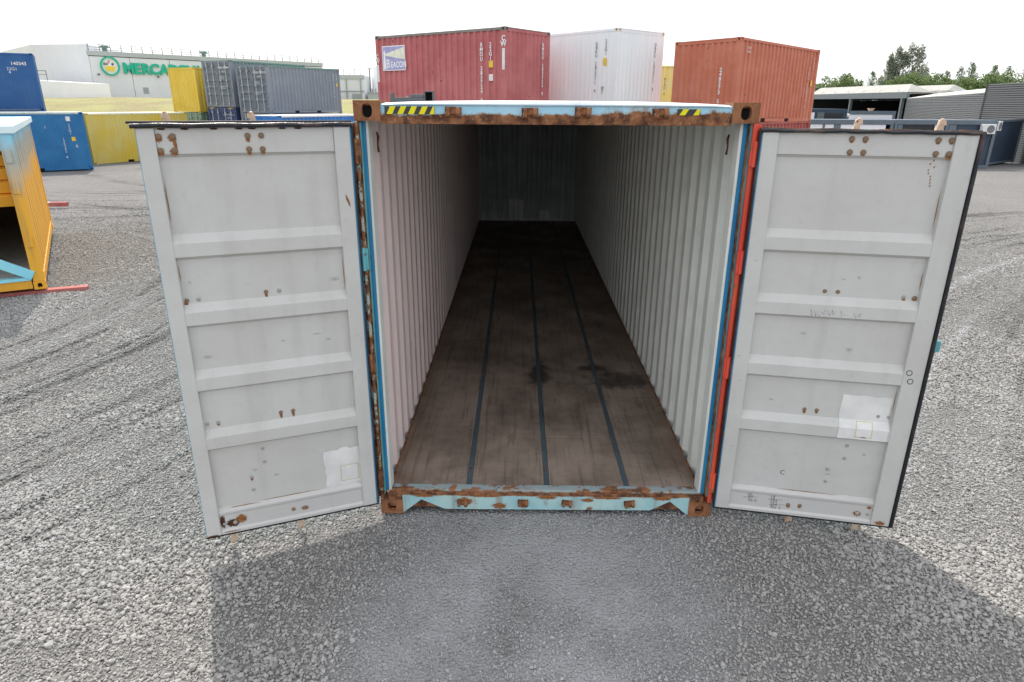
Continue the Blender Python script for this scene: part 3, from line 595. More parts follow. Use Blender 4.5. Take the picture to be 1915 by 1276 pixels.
m = MB(); m.hexa([V(41.3, 72, 3.5), V(42.4, 100, 3.5), V(42.7, 100, 3.5), V(41.6, 72, 3.5)], [V(41.3, 72, 4.12), V(42.4, 100, 4.12), V(42.7, 100, 4.12), V(41.6, 72, 4.12)]); m.build('fascia', drk, can)
m = MB(); m.hexa([V(41.6, 72, 3.5), V(42.7, 100, 3.5), V(62, 100, 3.5), V(61, 72, 3.5)], [V(41.6, 72, 3.6), V(42.7, 100, 3.6), V(62, 100, 3.6), V(61, 72, 3.6)]); m.build('ceiling', cdark, can)
m = MB(); m.box(61, 62, 72, 100, -.5, 3.6, xf=V); m.box(41.4, 61, 100, 100.3, -.5, 3.6, xf=V); m.box(43.5, 61, 71.8, 72.1, -.5, 3.6, xf=V); m.build('back_wall', cdark, can)
for y in (73, 86, 99): m = MB(); m.box(41.3+(y-72)*.04, 41.6+(y-72)*.04, y-.15, y+.15, -.5, 3.5, xf=V); m.build('column', drk, can)
for k in range(6): m = MB(); m.box(44.5, 55, 75+k*3.4, 75.2+k*3.4, 3.3, 3.44, xf=V); m.build('ceiling_beam', drk, can)
lamp = plain('lamp_housing', C(225, 225, 222), .5)
for x, y in ((44, 76), (44, 84), (46, 79), (46, 91)): m = MB(); m.box(x-.3, x+.3, y-.1, y+.1, 3.28, 3.38, xf=V); m.build('ceiling_lamp', lamp, can)
rt = paint('stained_roof_sheet', C(150, 150, 145), C(138, 138, 134), streak=.4, var=.3, rough=.8, dents=1.2)
m = MB(); m.hexa([V(41.3, 72, 4.14), V(42.4, 100, 4.14), V(44.4, 100, 4.14), V(44.5, 73, 4.14)], [V(41.35, 72.1, 4.18), V(42.45, 100, 4.18), V(43.9, 100, 5.05), V(43.0, 74.5, 5.0)]); m.build('sawtooth_roof', rt, can)
m = MB(); m.hexa([V(44.5, 70, 3.6), V(44.5, 96, 3.6), V(48, 96, 3.6), V(48, 70, 3.6)], [V(44.55, 70.3, 4.3), V(44.55, 96, 4.3), V(46.8, 96, 5.0), V(46.2, 72, 4.9)]); m.build('sawtooth_roof', rt, can)
for k in range(6): m = MB(); y = 74.5+k*4.3; x = 41.35+(y-72)*.04; m.tube([V(x, y, 4.15), V(x+.25, y, 4.55)], .05, 6); m.build('roof_bracket', lamp, can)

frm = paint('cabin_frame_paint', C(84, 95, 104), C(92, 102, 110), streak=.1, rough=.5); pw = plain('white_cladding', C(212, 212, 216), .6, .05); dk = plain('tinted_glass', (.03, .035, .04, 1), .15); dbl = paint('navy_cladding', C(44, 58, 74), C(50, 64, 80), streak=.08, rough=.55)
cab_lab = ('open front cabin with white wall panels, nearest the terracotta container', 'middle dark framed cabin with a wide dark opening', 'cabin with blue panel and white air conditioner at its corner')
def cabin(label, x0, x1, y0, z1, parts, depth=2.4, z0=-.38):
    r_ = tag(empty('modular_cabin', (x0, y0, z0)), label, 'cabin', 'modular office cabins in a row'); w = x1-x0; h_ = z1-z0
    m = MB(); m.box(0, w, 0, .16, h_-.24, h_); m.build('top_beam', frm, r_, .01); m = MB(); m.box(0, w, 0, .16, 0, .16); m.build('bottom_beam', frm, r_, .01)
    for x in (0, w-.16):
        for y in (0.002, depth-.16): m = MB(); m.box(x+.002, x+.158, y, y+.15, .16, h_-.24); m.build('post', frm, r_, .01)
    m = MB(); m.box(.02, w-.02, .17, depth, h_-.12, h_-.02); m.build('roof', frm, r_); m = MB(); m.box(.02, w-.02, .17, depth, .02, .16); m.build('floor', drk, r_)
    m = MB(); m.box(.02, w-.02, depth-.06, depth, .16, h_-.12); m.box(.02, .06, .17, depth-.06, .16, h_-.12); m.box(w-.06, w-.02, .17, depth-.06, .16, h_-.12); m.build('rear_wall', dbl, r_)
    for nm, a, b_, mt, dy in parts:
        m = MB(); m.box(a-x0, b_-x0, dy, dy+.05, .17, h_-.25); m.build(nm, mt, r_)
    return r_
cabin(cab_lab[0], 15.3, 19.95, 33.5, 2.10, (('wall_panel', 15.5, 16.16, pw, .05), ('mullion', 16.17, 16.28, frm, .02), ('wall_panel', 16.29, 16.76, pw, .05), ('mullion', 16.77, 17.12, frm, .02), ('wall_panel', 17.13, 19.55, pw, .05)))
cabin(cab_lab[1], 20.0, 22.7, 33.5, 2.11, (('door', 20.2, 20.45, frm, .03), ('window', 20.5, 22.13, dk, .08), ('door', 22.2, 22.5, pw, .08)))
c3 = cabin(cab_lab[2], 22.75, 25.5, 33.5, 2.12, (('wall_panel', 22.95, 23.35, frm, .03), ('wall_panel', 23.41, 25.3, dbl, .06)))
acw = plain('ac_white', C(200, 202, 200), .5, .03); acd = plain('ac_grille', C(110, 112, 115), .6)
def ac(label, loc, rz):
    r_ = tag(empty('air_conditioner', loc, rz), label, 'air conditioner'); m = MB(); m.box(-.35, .35, 0, .28, 0, .5); m.build('casing', acw, r_, .02)
    m = MB(); m.tube([(.08, -.012, .25), (.08, .0, .25)], .2, 20); m.build('fan_grille', acd, r_)
    m = MB(); m.box(-.3, -.26, .0, .3, -.05, 0); m.box(.26, .3, .0, .3, -.05, 0); m.build('bracket', frm, r_)
ac('white air conditioner with fan grille on the blue cabin panel', (24.9, 33.2, 1.42), 0)
ac('white air conditioner round the corner beside the dark blue end cabin', (26.2, 34.35, 1.55), R(38))
cr = tag(empty('navy_cabin', (25.75, 34.55, -.38), R(38)), 'dark navy cabin standing end of the row beside the slatted warehouse', 'cabin')
m = MB(); m.box(.16, 5.1, 0.02, 2.2, .12, 2.42); m.build('wall', dbl, cr); m = MB(); m.box(0, .15, -.03, .12, 0, 2.48); m.build('post', plain('pale_blue_steel', C(150, 172, 182), .5), cr, .008)
m = MB(); m.box(0.16, 5.25, -.04, .14, 2.36, 2.5); m.build('top_beam', frm, cr, .01); m = MB(); m.box(5.1, 5.25, -.04, .12, 0, 2.36); m.build('post', frm, cr, .01)
m = MB(); m.box(.16, 5.1, -.02, .1, .04, .16); m.build('bottom_beam', frm, cr, .01); m = MB(); m.box(1.3, 1.34, .005, .02, .16, 2.36); m.build('panel_joint', drk, cr)
fb = tag(empty('glazed_cabin', (18.6, 42, -.45)), 'dark cabin with window behind the white panelled cabin', 'cabin')
m = MB(); m.box(0, 2.7, 0, 2.4, 0, 3.02); m.build('wall', dbl, fb); m = MB(); m.box(.75, 1.2, -.03, -.002, 2.15, 2.82); m.build('slatted_shutter', drk, fb); m = MB(); m.box(1.25, 2.45, -.03, -.002, 2.15, 2.78); m.build('window', dk, fb)
m = MB(); m.box(0, .55, -.05, -.005, 2.1, 2.8); m.build('wall_panel', pw, fb)
fc = tag(empty('white_cabin', (21.45, 42, -.45)), 'white panelled cabin with grey frame behind the row of cabins', 'cabin')
m = MB(); m.box(.02, 2.9, 0, 2.4, 0, 2.7); m.build('wall', pw, fc); m = MB(); m.box(0, 3.0, -.05, -.003, 2.7, 2.92); m.box(2.84, 3.0, -.04, -.003, 0, 2.7); m.build('frame', frm, fc); m = MB(); m.box(.3, 2.8, -.09, -.052, 2.2, 2.42); m.build('sign_strip', frm, fc)
for x in (1.25, 1.6, 1.95): m = MB(); m.box(x, x+.16, -.11, -.091, 2.27, 2.36); m.build('sign_symbol', acw, fc)
cv = tag(empty('vent_hopper', (23.2, 42.8, 2.46)), 'small beige hopper shaped vent on the white cabin roof', 'vent'); m = MB()
m.hexa([(-.15, -.15, 0), (.15, -.15, 0), (.15, .15, 0), (-.15, .15, 0)], [(-.30, -.2, .24), (.30, -.2, .24), (.30, .2, .24), (-.30, .2, .24)]); m.build('hopper', plain('beige_metal', C(130, 118, 104), .6), cv); m = MB(); m.box(-.32, .32, -.22, .22, .241, .27); cv.scale = (.6, .6, .6); m.build('lid', plain('tan_metal', C(190, 150, 120), .6), cv)

# ------------------------------------------------------------------ trees
def leafm(name, a, b_):
    n_ = NB(name, .8); oi = n_.node('ShaderNodeNewGeometry'); k = n_.mix(oi.outputs['Random Per Island'], a, b_)
    n_.b.inputs['Subsurface Weight'].default_value = 0
    tr = n_.node('ShaderNodeBsdfTranslucent'); n_.t.links.new(k, tr.inputs[0]); ms = n_.node('ShaderNodeMixShader'); ms.inputs[0].default_value = .5
    n_.col(k); o = n_.n['Material Output']; n_.t.links.new(n_.b.outputs[0], ms.inputs[1]); n_.t.links.new(tr.outputs[0], ms.inputs[2]); n_.t.links.new(ms.outputs[0], o.inputs[0]); return n_.m
bark = plain('bark', (.16, .12, .09, 1), .95)
lf_pine = leafm('umbrella_pine_leaf', (.10, .15, .055, 1), (.20, .27, .105, 1)); lf_con = leafm('conifer_leaf', (.16, .22, .13, 1), (.28, .35, .22, 1)); lf_euc = leafm('eucalyptus_leaf', (.20, .235, .175, 1), (.36, .39, .30, 1))
def leaves(m, pts, size, up=.3):
    for p in pts:
        d_ = Vector(rng.normal(size=3)); d_.z = abs(d_.z)*(1+up); d_.normalize(); a = d_.cross(Vector(rng.normal(size=3))).normalized(); b_ = d_.cross(a)
        s = size*rng.uniform(.6, 1.4); p = Vector(p); m.add([p-a*s, p-b_*s*.5, p+a*s, p+b_*s*.5], [(0, 1, 2, 3)])
def blob(n, c, r, hollow=.55):
    v = rng.normal(size=(n, 3)); v /= np.linalg.norm(v, axis=1)[:, None]; return np.array(c)+v*np.array(r)*(hollow+(1-hollow)*rng.random((n, 1))**.6)
def tree(name, label, base, parts_fn, lm, trunk_r, trunk_h, group):
    r_ = tag(empty(name, base), label, 'tree', group); m = MB(); tw = [rng.normal(0, .12, 2) for _ in range(4)]
    ax = [Vector((tw[i][0]*i*.3, tw[i][1]*i*.3, trunk_h*i/3)) for i in range(4)]; m.tube(ax, [trunk_r, trunk_r*.8, trunk_r*.6, trunk_r*.35], 8)
    c_ = MB(); cl = parts_fn(c_)
    for c in cl: m.tube([ax[2], (ax[3]+Vector(c))*.5, Vector(c)], [trunk_r*.4, trunk_r*.25, trunk_r*.08], 5)
    m.build('trunk', bark, r_); c_.build('crown', lm, r_)
def umbrella(w, h):
    def f(c_):
        cl = []
        for k in range(46):
            t, r = rng.uniform(0, 6.28), math.sqrt(rng.random())*w*.85; z = h-(r/w)**2*h*.42-rng.uniform(.1, 1.)**2*h*.25
            cl.append((r*math.cos(t), r*math.sin(t), z)); leaves(c_, blob(90, cl[-1], (w*.23, w*.23, h*.12), .35), .2)
        return cl[::5]
    return f
def conifer(w, h):
    def f(c_):
        cl = []
        for k in range(13):
            z = h*(.3+.68*k/12); rr = w*(1.05-(k/12)**1.2*.9)
            for j in range(5 if k < 9 else 3):
                t = rng.uniform(0, 6.28); c = (rr*.55*math.cos(t), rr*.55*math.sin(t), z+rng.uniform(-.2, .25)); cl.append(c)
                leaves(c_, blob(30, c, (rr*.42+.12, rr*.42+.12, .45)), .17, .8)
        leaves(c_, blob(14, (0, 0, h), (.16, .16, .5)), .13, 1.5)
        return cl[::5]
    return f
def euca(w, h, n=14):
    def f(c_):
        cl = []
        for k in range(n):
            z = h*(.38+.6*k/(n-1)); rr = w*(1-abs(k/(n-1)-.35)*1.0); t = rng.uniform(0, 6.28)
            c = (rr*.6*math.cos(t), rr*.6*math.sin(t), z); cl.append(c); leaves(c_, blob(170, c, (rr*.5+.2, rr*.5+.2, h*.085), .25), .22)
        return cl[::2]
    return f
for lab, x, y, top, w in (('rounded green tree behind the terracotta container', 41.2, 90, 6.35, 3.6), ('broad bright green umbrella pine right of the tall eucalyptus', 52.0, 92, 6.45, 3.9), ('second broad umbrella pine along the warehouse roof', 55.9, 93, 6.5, 3.8),
        ('umbrella pine with lower dome in the middle of the green row', 59.3, 92, 6.1, 3.6), ('umbrella pine behind the step of the slatted wall', 62.8, 92, 6.5, 3.8), ('last umbrella pine at the right edge of the picture', 66.2, 92, 6.65, 3.8), ('low umbrella pine dome behind the sawtooth roof', 49.0, 94, 5.0, 2.6)):
    f_ = 126.2/(y+4.2); x, top, w, y = (x+.22)*f_-.22, 2.89+(top-2.89)*f_, w*f_, 122+rng.uniform(-2, 2)
    tree('umbrella_pine', lab, (x, y, -.6), umbrella(w, top+.6), lf_pine, .22, (top+.6)*.6, 'umbrella pines behind the warehouse')
for lab, x, top, w in (('small dark conifer left of the tall eucalyptus', 63.6, 8.3, 1.5), ('thin little conifer next to the eucalyptus trunk', 65.3, 7.4, 1.0), ('pointed conifer just right of the eucalyptus', 72.8, 8.9, 1.4), ('small low conifer above the pine domes', 75.9, 8.3, 1.3),
        ('feathery conifer in the middle of the ridge', 78.0, 9.0, 1.4), ('tallest conifer of the ridge', 80.3, 9.9, 1.7), ('narrow conifer right of the tallest one', 82.0, 9.1, 1.2), ('bushy conifer above the slatted wall step', 84.0, 9.2, 1.6), ('conifer with forked top above the slatted wall', 85.2, 9.4, 1.3), ('round topped conifer near the right edge', 87.5, 9.2, 1.8), ('very small conifer over the canopy roof', 61.8, 6.5, .9)):
    f_ = 156.2/129.2; x, top, w = (x+.22)*f_-.22, 2.89+(top-2.89)*f_, w*f_*1.7
    tree('conifer', lab, (x, 152+rng.uniform(-2, 2), -.6), conifer(w, top+.6), lf_con, .18, (top+.6)*.85, 'conifers along the ridge')
for lab, x, top, w in (('tallest eucalyptus with airy grey green crown', 67.6, 12.2, 2.9), ('slender eucalyptus in the middle of the tall clump', 65.2, 11.7, 2.3), ('shorter leaning eucalyptus at the left of the clump', 63.9, 10.5, 1.8)):
    f_ = 152.2/124.2; x, top, w = (x+.22)*f_-.22, 2.89+(top-2.89)*f_, w*f_
    tree('eucalyptus', lab, (x, 148, -.6), euca(w, top+.6, 19), lf_euc, .2, (top+.6)*.75, 'eucalyptus clump')
tree('broad_tree', 'dark tree cut off by the right edge of the picture', (101.5, 140, -.6), euca(3.2, 13.2, 16), lf_euc, .3, 7, None)
b = NB('far_wood', .95); c = b.mix(b.step(b.noise(.4, 6), .35, .65), (.05, .09, .03, 1), (.11, .16, .05, 1)); fw = b.col(c)

# ------------------------------------------------------------------ the open container in front
H, Lc = 2.896, 12.192
main = tag(empty('shipping_container', (0, 0, 0)), 'rusty light blue container with both doors swung open, seen from the front', 'shipping container')
rust_c = rustmat('rusty_casting', .8, (.30, .13, .06, 1)); rust_b = rustmat('rusty_bar', 1.2)
hdrm = paint('header_blue', C(140, 185, 205), C(155, 190, 205), streak=.1, rough=.5, zrust=(2.780, 2.856), xrust=(0, -.15, .75, 0, .30), dents=4, var=.2)
sillm = paint('sill_blue', C(135, 178, 184), C(160, 186, 182), streak=.75, rough=.6, zrust=(.186, .132), dents=5, dirt=(.26, .14, .08, 1), rust=.16, rs=5)
thr = paint('threshold_paint', C(140, 155, 155), C(128, 146, 152), zrust=(-2, -1), xrust=(1, .115, .03, -.05, .72), rust=.42, rs=7, rough=.85, streak=.5, dirt=(.3, .13, .06, 1), dents=8)
redp = paint('red_post_paint', C(205, 62, 50), C(210, 85, 62), rust=.2, rs=7, streak=.3, rough=.55, dirt=(.22, .09, .04, 1))
bluep = paint('blue_post_paint', C(25, 105, 150), C(40, 125, 165), rust=.16, rs=8, streak=.3, rough=.5, dirt=(.05, .1, .16, 1))
teal = paint('teal_paint', C(70, 140, 150), C(95, 160, 165), rust=.25, rs=9, streak=.3, rough=.6)
chip = paint('chipped_post', C(170, 175, 160), C(150, 165, 160), rust=.52, rs=10, streak=.4, rough=.9, dirt=(.16, .08, .04, 1))
wallr = paint('inner_wall_white', C(202, 205, 198, 1.28), C(192, 195, 188, 1.28), rust=.05, rs=8, streak=.18, rough=.7, var=.12, dirt=(.22, .21, .18, 1), dents=3)
walll = paint('inner_wall_pink_bounce', C(206, 188, 184, 1.28), C(198, 184, 180, 1.28), rust=.05, rs=8, streak=.2, rough=.7, var=.12, dirt=(.22, .2, .18, 1), dents=3)  # pink of the left wall is bounced light put into its colour
wallo = paint('outer_wall_blue', C(70, 140, 160), rust=.2, streak=.2)
wallb = paint('end_wall_paint', C(160, 168, 167), streak=.3, rough=.8); patchm = plain('primer_patch', C(215, 220, 220, 1.3), .7, .08)
roofw = paint('white_roof', C(225, 226, 224, 1.1), C(205, 215, 220, 1.1), rust=.12, rs=3, streak=.15)
cmr = casting_mesh(rust_c)
for sx in (-1, 1):
    for sy in (0, 1):
        for sz in (0, 1):
            o = obj('corner_casting', cmr, main, .006, Matrix.Translation((sx*CW/2, sy*Lc, sz*H)) @ Matrix.Rotation(R(90), 4, 'Z') @ Matrix.Diagonal(((1-2*sy), sx, 1-2*sz, 1)))
# header, its rain lip, hazard tape, cam keepers
m = MB(); m.prism([(.012, 2.762), (.016, 2.868), (.03, 2.878), (.15, 2.878), (.15, 2.762)], lambda y, z: (-1.058, y, z), lambda y, z: (1.058, y, z)); hd = m.build('door_header', hdrm, main, .003)
hd['label'] = 'light blue door header rusting along its lower edge'
m = MB(); n = 24; pr = []
for k in range(n+1):
    x = -1.045+2.09*k/n; zt = 2.880+.010*(1-(x/1.05)**2)-(.006*abs(x)**6)
    pr.append([(x, .006, 2.871), (x, .006, 2.875+(zt-2.880)*.5), (x, .018, zt+.004), (x, .06, zt+.008), (x, .2, zt+.01), (x, .2, 2.871)])
m.add([p for r_ in pr for p in r_], [(i*6+j, i*6+(j+1) % 6, (i+1)*6+(j+1) % 6, (i+1)*6+j) for i in range(n) for j in range(6)]); m.build('rain_lip', roofw, hd)
m = MB(); m.box(-.98, 1.0, .0025, .0058, 2.8745, 2.8765); m.build('lip_groove', hdrm, hd)
tapey = plain('tape_yellow', C(240, 200, 20, 1.3), .5, .08); tapek = plain('tape_black', (.05, .05, .052, 1), .5, .1)
for x0, x1, nm in ((-1.032, -.732, 5), (.728, .865, 2)):
    zb, zt = (2.819, 2.863) if x0 < 0 else (2.823, 2.857); m = MB(); m.box(x0, x1, .0085, .0115, zb, zt, 0)
    st = (x1-x0)/(nm-.35)
    for k in range(nm):
        xa = x0+.012+k*st; xb = min(xa+.034, x1-.001); m.prism([(xa, zb), (xb, zb), (min(xb+.022, x1), zt), (min(xa+.022, x1), zt)], lambda x, z: (x, .0065, z), lambda x, z: (x, .0084, z), 1)
    m.build('hazard_tape', [tapek, tapey], hd)
keep = MB(); keep.box(-.05, .05, -.004, .006, -.03, .03); keep.hexa([(-.045, -.04, -.028), (-.018, -.045, -.026), (-.018, 0, -.03), (-.048, 0, -.03)], [(-.04, -.03, .026), (-.018, -.04, .03), (-.018, 0, .03), (-.048, 0, .03)])
keep.hexa([(.018, -.045, -.026), (.046, -.038, -.028), (.048, 0, -.03), (.018, 0, -.03)], [(.018, -.036, .03), (.04, -.03, .024), (.048, 0, .03), (.018, 0, .03)]); keep.box(-.02, .02, -.018, 0, -.012, .022); km = keep.mesh('cam_keeper', rust_b)
for x, z in ((-.619, 2.832), (-.157, 2.829), (.163, 2.834), (.628, 2.831)): obj('cam_keeper', km, hd, .003, Matrix.Translation((x, .012, z)) @ Matrix.Rotation(rng.normal(0, .06), 4, 'Y'))
# sill with the two notches, threshold
m = MB(); m.prism([(-1.057, .165), (-1.057, .006), (-.917, .122), (-.746, .042), (.773, .048), (.917, .126), (1.057, .008), (1.057, .165)], lambda x, z: (x, .004, z), lambda x, z: (x, .02, z)); sl = m.build('door_sill', sillm, main, .002)
m = MB(); m.box(-.746, .773, .02, .14, .042, .052); m.build('sill_flange', rust_b, sl)
for x, z in ((-.613, .101), (-.166, .107), (.158, .106), (.619, .108)): obj('cam_keeper', km, sl, .003, Matrix.Translation((x, .004, z)) @ Matrix.Rotation(rng.normal(0, .08), 4, 'Y') @ Matrix.Diagonal((.8, .8, .8, 1)))
m = MB(); m.prism([(.02, .05), (.003, .166), (.035, .169), (.045, .160), (.062, .160), (.07, .170), (.1, .170), (.108, .163), (.15, .163), (.15, .05)], lambda y, z: (-1.16, y, z), lambda y, z: (1.16, y, z)); m.build('threshold', thr, main, .002)
# corner posts
for s, om in ((-1, chip), (1, redp)):
    X_ = lambda a, b_: (min(s*a, s*b_), max(s*a, s*b_))
    p0, p1, p2, p3 = (1.200, 1.189, 1.164, 1.147) if s < 0 else (1.192, 1.179, 1.150, 1.131)
    m = MB(); a, b_ = X_(p0, 1.2185); m.box(a, b_, -.003, .13, .12, 2.777); m.box(*X_(1.216, 1.252), .022, .05, .13, 2.77); po = m.build('corner_post', om, main, .004)  # second box is an added flange blocking light at the hinge gap
    po['label'] = 'red painted corner post' if s > 0 else 'chipped rusty corner post'
    m = MB(); a, b_ = X_(p1, p0-.0005); m.box(a, b_, .02, .13, .163, 2.777); m.build('post_web', teal if s > 0 else rust_b, po)
    m = MB(); a, b_ = X_(p1-.005, p1-.0005); m.box(a, b_, .012, .14, .163, 2.777); m.build('post_edge', rust_b if s > 0 else teal, po, .001)
    m = MB(); a, b_ = X_(p2, p1-.0055); m.box(a, b_, .05, .17, .165, 2.80); m.build('post_liner', bluep, po, .003)
    m = MB(); a, b_ = X_(p3, p2-.0005); m.box(a, b_, .058, .172, .165, 2.80); m.build('wall_angle', wallr, po, .003)
    for z in (2.60, 1.93, 1.20, .30):
        m = MB(); m.tube([(s*1.213, -.012, z-.075), (s*1.213, -.012, z+.075)], .015, 10); a, b_ = X_(1.186, 1.215); m.box(a, b_, -.011, -.0035, z-.07, z+.07)
        m.build('hinge', redp if s > 0 else (teal if z in (1.93,) else rust_b), po, .002)
boltm_d = rustmat('dark_iron', 2., (.05, .04, .035, 1))
# walls
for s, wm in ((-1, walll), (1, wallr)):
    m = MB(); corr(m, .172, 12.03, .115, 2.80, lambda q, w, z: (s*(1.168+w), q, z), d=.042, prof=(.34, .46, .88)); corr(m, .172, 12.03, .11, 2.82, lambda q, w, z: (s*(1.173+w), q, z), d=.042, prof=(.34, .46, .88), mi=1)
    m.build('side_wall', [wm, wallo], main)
    m = MB(); a, b_ = sorted((s*1.15, s*1.218)); m.box(a, b_, .18, 12.02, .03, .12); m.build('bottom_rail', wallo, main)
    m = MB(); a, b_ = sorted((s*1.155, s*1.217)); m.box(a, b_, .15, 12.101, 2.80, 2.87); m.build('top_rail', wallo, main)
    # lashing bar and scuffs on the front part of the wall
    m = MB(); x = s*1.158; m.tube([(x, .36, 2.70), (x-s*.006, .364, 2.67), (x, .366, 2.62), (x-s*.004, .366, 2.57)], [.007, .009, .006, .008], 6); m.build('lashing_ring', boltm_d, main)
m = MB(); corr(m, -1.17, 1.17, .16, 2.80, lambda q, w, z: (q, 12.03+w, z), pitch=.24, d=.055, prof=(.36, .46, .88)); ew = m.build('end_wall', wallb, main)
m = MB(); m.box(-1.205, 1.205, 12.102, 12.12, .1, 2.865); m.build('end_wall_skin', wallo, main)
for a, b_, z0, z1 in ((-.44, -.335, .19, .68), (-.315, -.21, .19, .44), (-.315, -.21, .445, .675), (-.195, -.095, .19, .67), (.30, .41, .19, .40), (.425, .54, .19, .395)):
    m = MB(); m.box(a, b_, 12.02, 12.028, z0, z1); m.build('paint_patch', patchm, ew)
m = MB(); pts = []
for k in range(int(12.0/.21)):
    y = .16+k*.21
    for dy, z in ((0, 2.862), (.07, 2.862), (.105, 2.882), (.175, 2.882)): pts.append((y+dy, z))
m.add([(x, y, z) for y, z in pts for x in (-1.155, 1.155)], [(2*i, 2*i+1, 2*i+3, 2*i+2) for i in range(len(pts)-1)]); m.box(-1.16, 1.16, .13, 12.1, 2.835, 2.84, 1); m.build('roof', [roofw, wallb], main)
# floor boards and steel strips
b = NB('container_plywood', .72); b._sep = None
c = b.mix(b.step(b.noise(1.6, 7, rough=.65), .3, .68), (.15, .115, .092, 1), (.33, .262, .212, 1))
c = b.mix(b.math('MULTIPLY', b.step(b.noise(1., 6, b.scaled((30, 1.2, 1))), .5, .72), .55), c, (.08, .055, .042, 1))
c = b.mix(b.math('MULTIPLY', b.step(b.noise(1., 5, b.scaled((9, 2.0, 1))), .60, .72), .5), c, (.07, .05, .04, 1))
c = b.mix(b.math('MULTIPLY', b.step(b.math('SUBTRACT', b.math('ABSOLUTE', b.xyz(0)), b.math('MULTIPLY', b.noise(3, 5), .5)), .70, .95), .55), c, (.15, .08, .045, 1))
wob = b.math('MULTIPLY', b.math('SUBTRACT', b.noise(7, 7, rough=.65), .5), 2.6)
for (cx, cy, rx, ry) in ((.02, 2.3, .11, .32), (.86, 2.16, .30, .22), (.62, 2.5, .16, .10)):
    c = b.mix(b.math('MULTIPLY', b.step(b.math('ADD', b.ell(cx, cy, rx, ry), wob), 1.35, .45), .75), c, (.014, .011, .010, 1))
c = b.mix(b.step(b.voro(13, 'Distance'), .05, .035), c, (.4, .37, .33, 1)) if False else c
b.put(b.b.inputs['Roughness'], b.step(b.noise(3, 5), .3, .7, .5, .85)); b.bump(b.noise(1., 5, b.scaled((60, 4, 1))), .0015); plym = b.col(c)
strip = paint('floor_strip_steel', C(58, 72, 80), C(74, 88, 95), rust=.25, rs=9, streak=.0, rough=.55)
cols = ((-1.165, -.595), (-.553, -.007), (.035, .595), (.637, 1.165)); rows = ((.152, 1.05, 3.45, 5.85, 8.25, 10.65, 12.02), (.152, 2.0, 4.4, 6.8, 9.2, 11.6, 12.02), (.152, .92, 3.32, 5.72, 8.12, 10.52, 12.02), (.152, 1.7, 4.1, 6.5, 8.9, 11.3, 12.02))
for (x0, x1), rw in zip(cols, rows):
    for y0, y1 in zip(rw[:-1], rw[1:]): m = MB(); m.box(x0, x1, y0+.002, y1-.002, .140, .1665+rng.uniform(-.0008, .0008)); m.build('floor_panel', plym, main, .002)
for x in (-.574, .014, .616): m = MB(); m.box(x-.0195, x+.0195, .155, 12.02, .140, .1645); m.build('floor_strip', strip, main)
m = MB(); m.box(-1.15, 1.15, .15, 12.0, .105, .138); m.build('subfloor', dark_in, main)
for k in range(20): m = MB(); y = .45+k*.6; m.box(-1.15, 1.15, y, y+.06, .03, .104); m.build('cross_member', rust_b, main)
for s in (-1, 1): m = MB(); a, b_ = sorted((s*1.15, s*1.167)); m.box(a, b_, .16, 12.02, .150, .1675); m.build('floor_edge', rust_b, main)
m = MB(); cr_ = plain('pale_chip', (.5, .48, .44, 1), .8)
for k in range(150):
    x, y = rng.uniform(-1.1, 1.1), .17+abs(rng.normal(0, 2.2)); s = rng.uniform(.0015, .0045); t = rng.uniform(0, 3.14); cc, sn = math.cos(t)*s, math.sin(t)*s
    if y < 11: m.prism([(x-cc, y-sn), (x+sn*.6, y-cc*.6), (x+cc*1.2, y+sn*1.2), (x-sn*.6, y+cc*.6)], lambda a, q: (a, q, .1672), lambda a, q: (a, q, .1695))
tag(m.build('floor_crumbs', cr_, main), kind='stuff')
# white pebble stuck in the near left casting
# ---- doors
doorw = paint('door_white', C(184, 183, 178, 1.1), C(190, 190, 186, 1.1), rust=.0, streak=.2, rough=.5, var=.2, dirt=(.33, .32, .29, 1), dents=2.0, bump=.02)
doorr = paint('door_edge_rail', C(184, 182, 178, 1.1), C(188, 187, 184, 1.1), rust=.12, rs=5, streak=.10, rough=.55, var=.12, dirt=(.30, .29, .26, 1), dents=2, bump=.006)
doorb = paint('door_outside_blue', C(70, 150, 170), rust=.2, streak=.2)
boltm = rustmat('bolt_steel', 2., (.30, .25, .18, 1)); boltg = plain('grey_bolt', C(150, 150, 146), .6)
gaskb = NB('weathered_gasket', .35); kk = gaskb.mix(gaskb.step(gaskb.noise(6, 6), .5, .7), (.02, .022, .026, 1), (.085, .06, .055, 1)); gaskb.bump(gaskb.noise(9, 4), .01); gask2 = gaskb.col(kk)
gold = paint('galvanised_lug', C(176, 150, 126), C(190, 172, 152), rust=.34, rs=12, rough=.7, streak=.1)
sticker = plain('white_touch_up', C(222, 222, 219, 1.05), .6, .08); stick_e = plain('sticker_edge', C(190, 180, 130), .7)
def stainm(name, c, thr_=.5, soft=.18, core=None):
    b = NB(name, .9); r_ = b.ell(0, 0, 1, 1); nz_ = b.math('MULTIPLY', b.math('SUBTRACT', b.noise(3.5, 6, rough=.7), .5), 1.5)
    k = b.math('SUBTRACT', b.math('ADD', 1., nz_), r_); a = b.step(k, thr_, thr_+soft)
    cc = b.mix(b.step(b.noise(5, 4), .4, .65), c, core or tuple(x*.35 for x in c[:3])+(1,)); b.col(cc); b.put(b.b.inputs['Alpha'], a); return b.m
st_rust = stainm('rust_stain', (.36, .15, .045, 1), .34, .25, (.10, .035, .015, 1)); st_edge = stainm('rust_seam', (.36, .22, .11, 1), .45, .5, (.22, .11, .05, 1)); st_soft = stainm('grime_smudge', (.44, .44, .43, 1), .35, 1.3, (.38, .38, .37, 1)); st_dark = stainm('heavy_rust', (.10, .035, .015, 1), .22, .2, (.03, .012, .008, 1))
q_ = [2*math.pi*k/16 for k in range(16)]
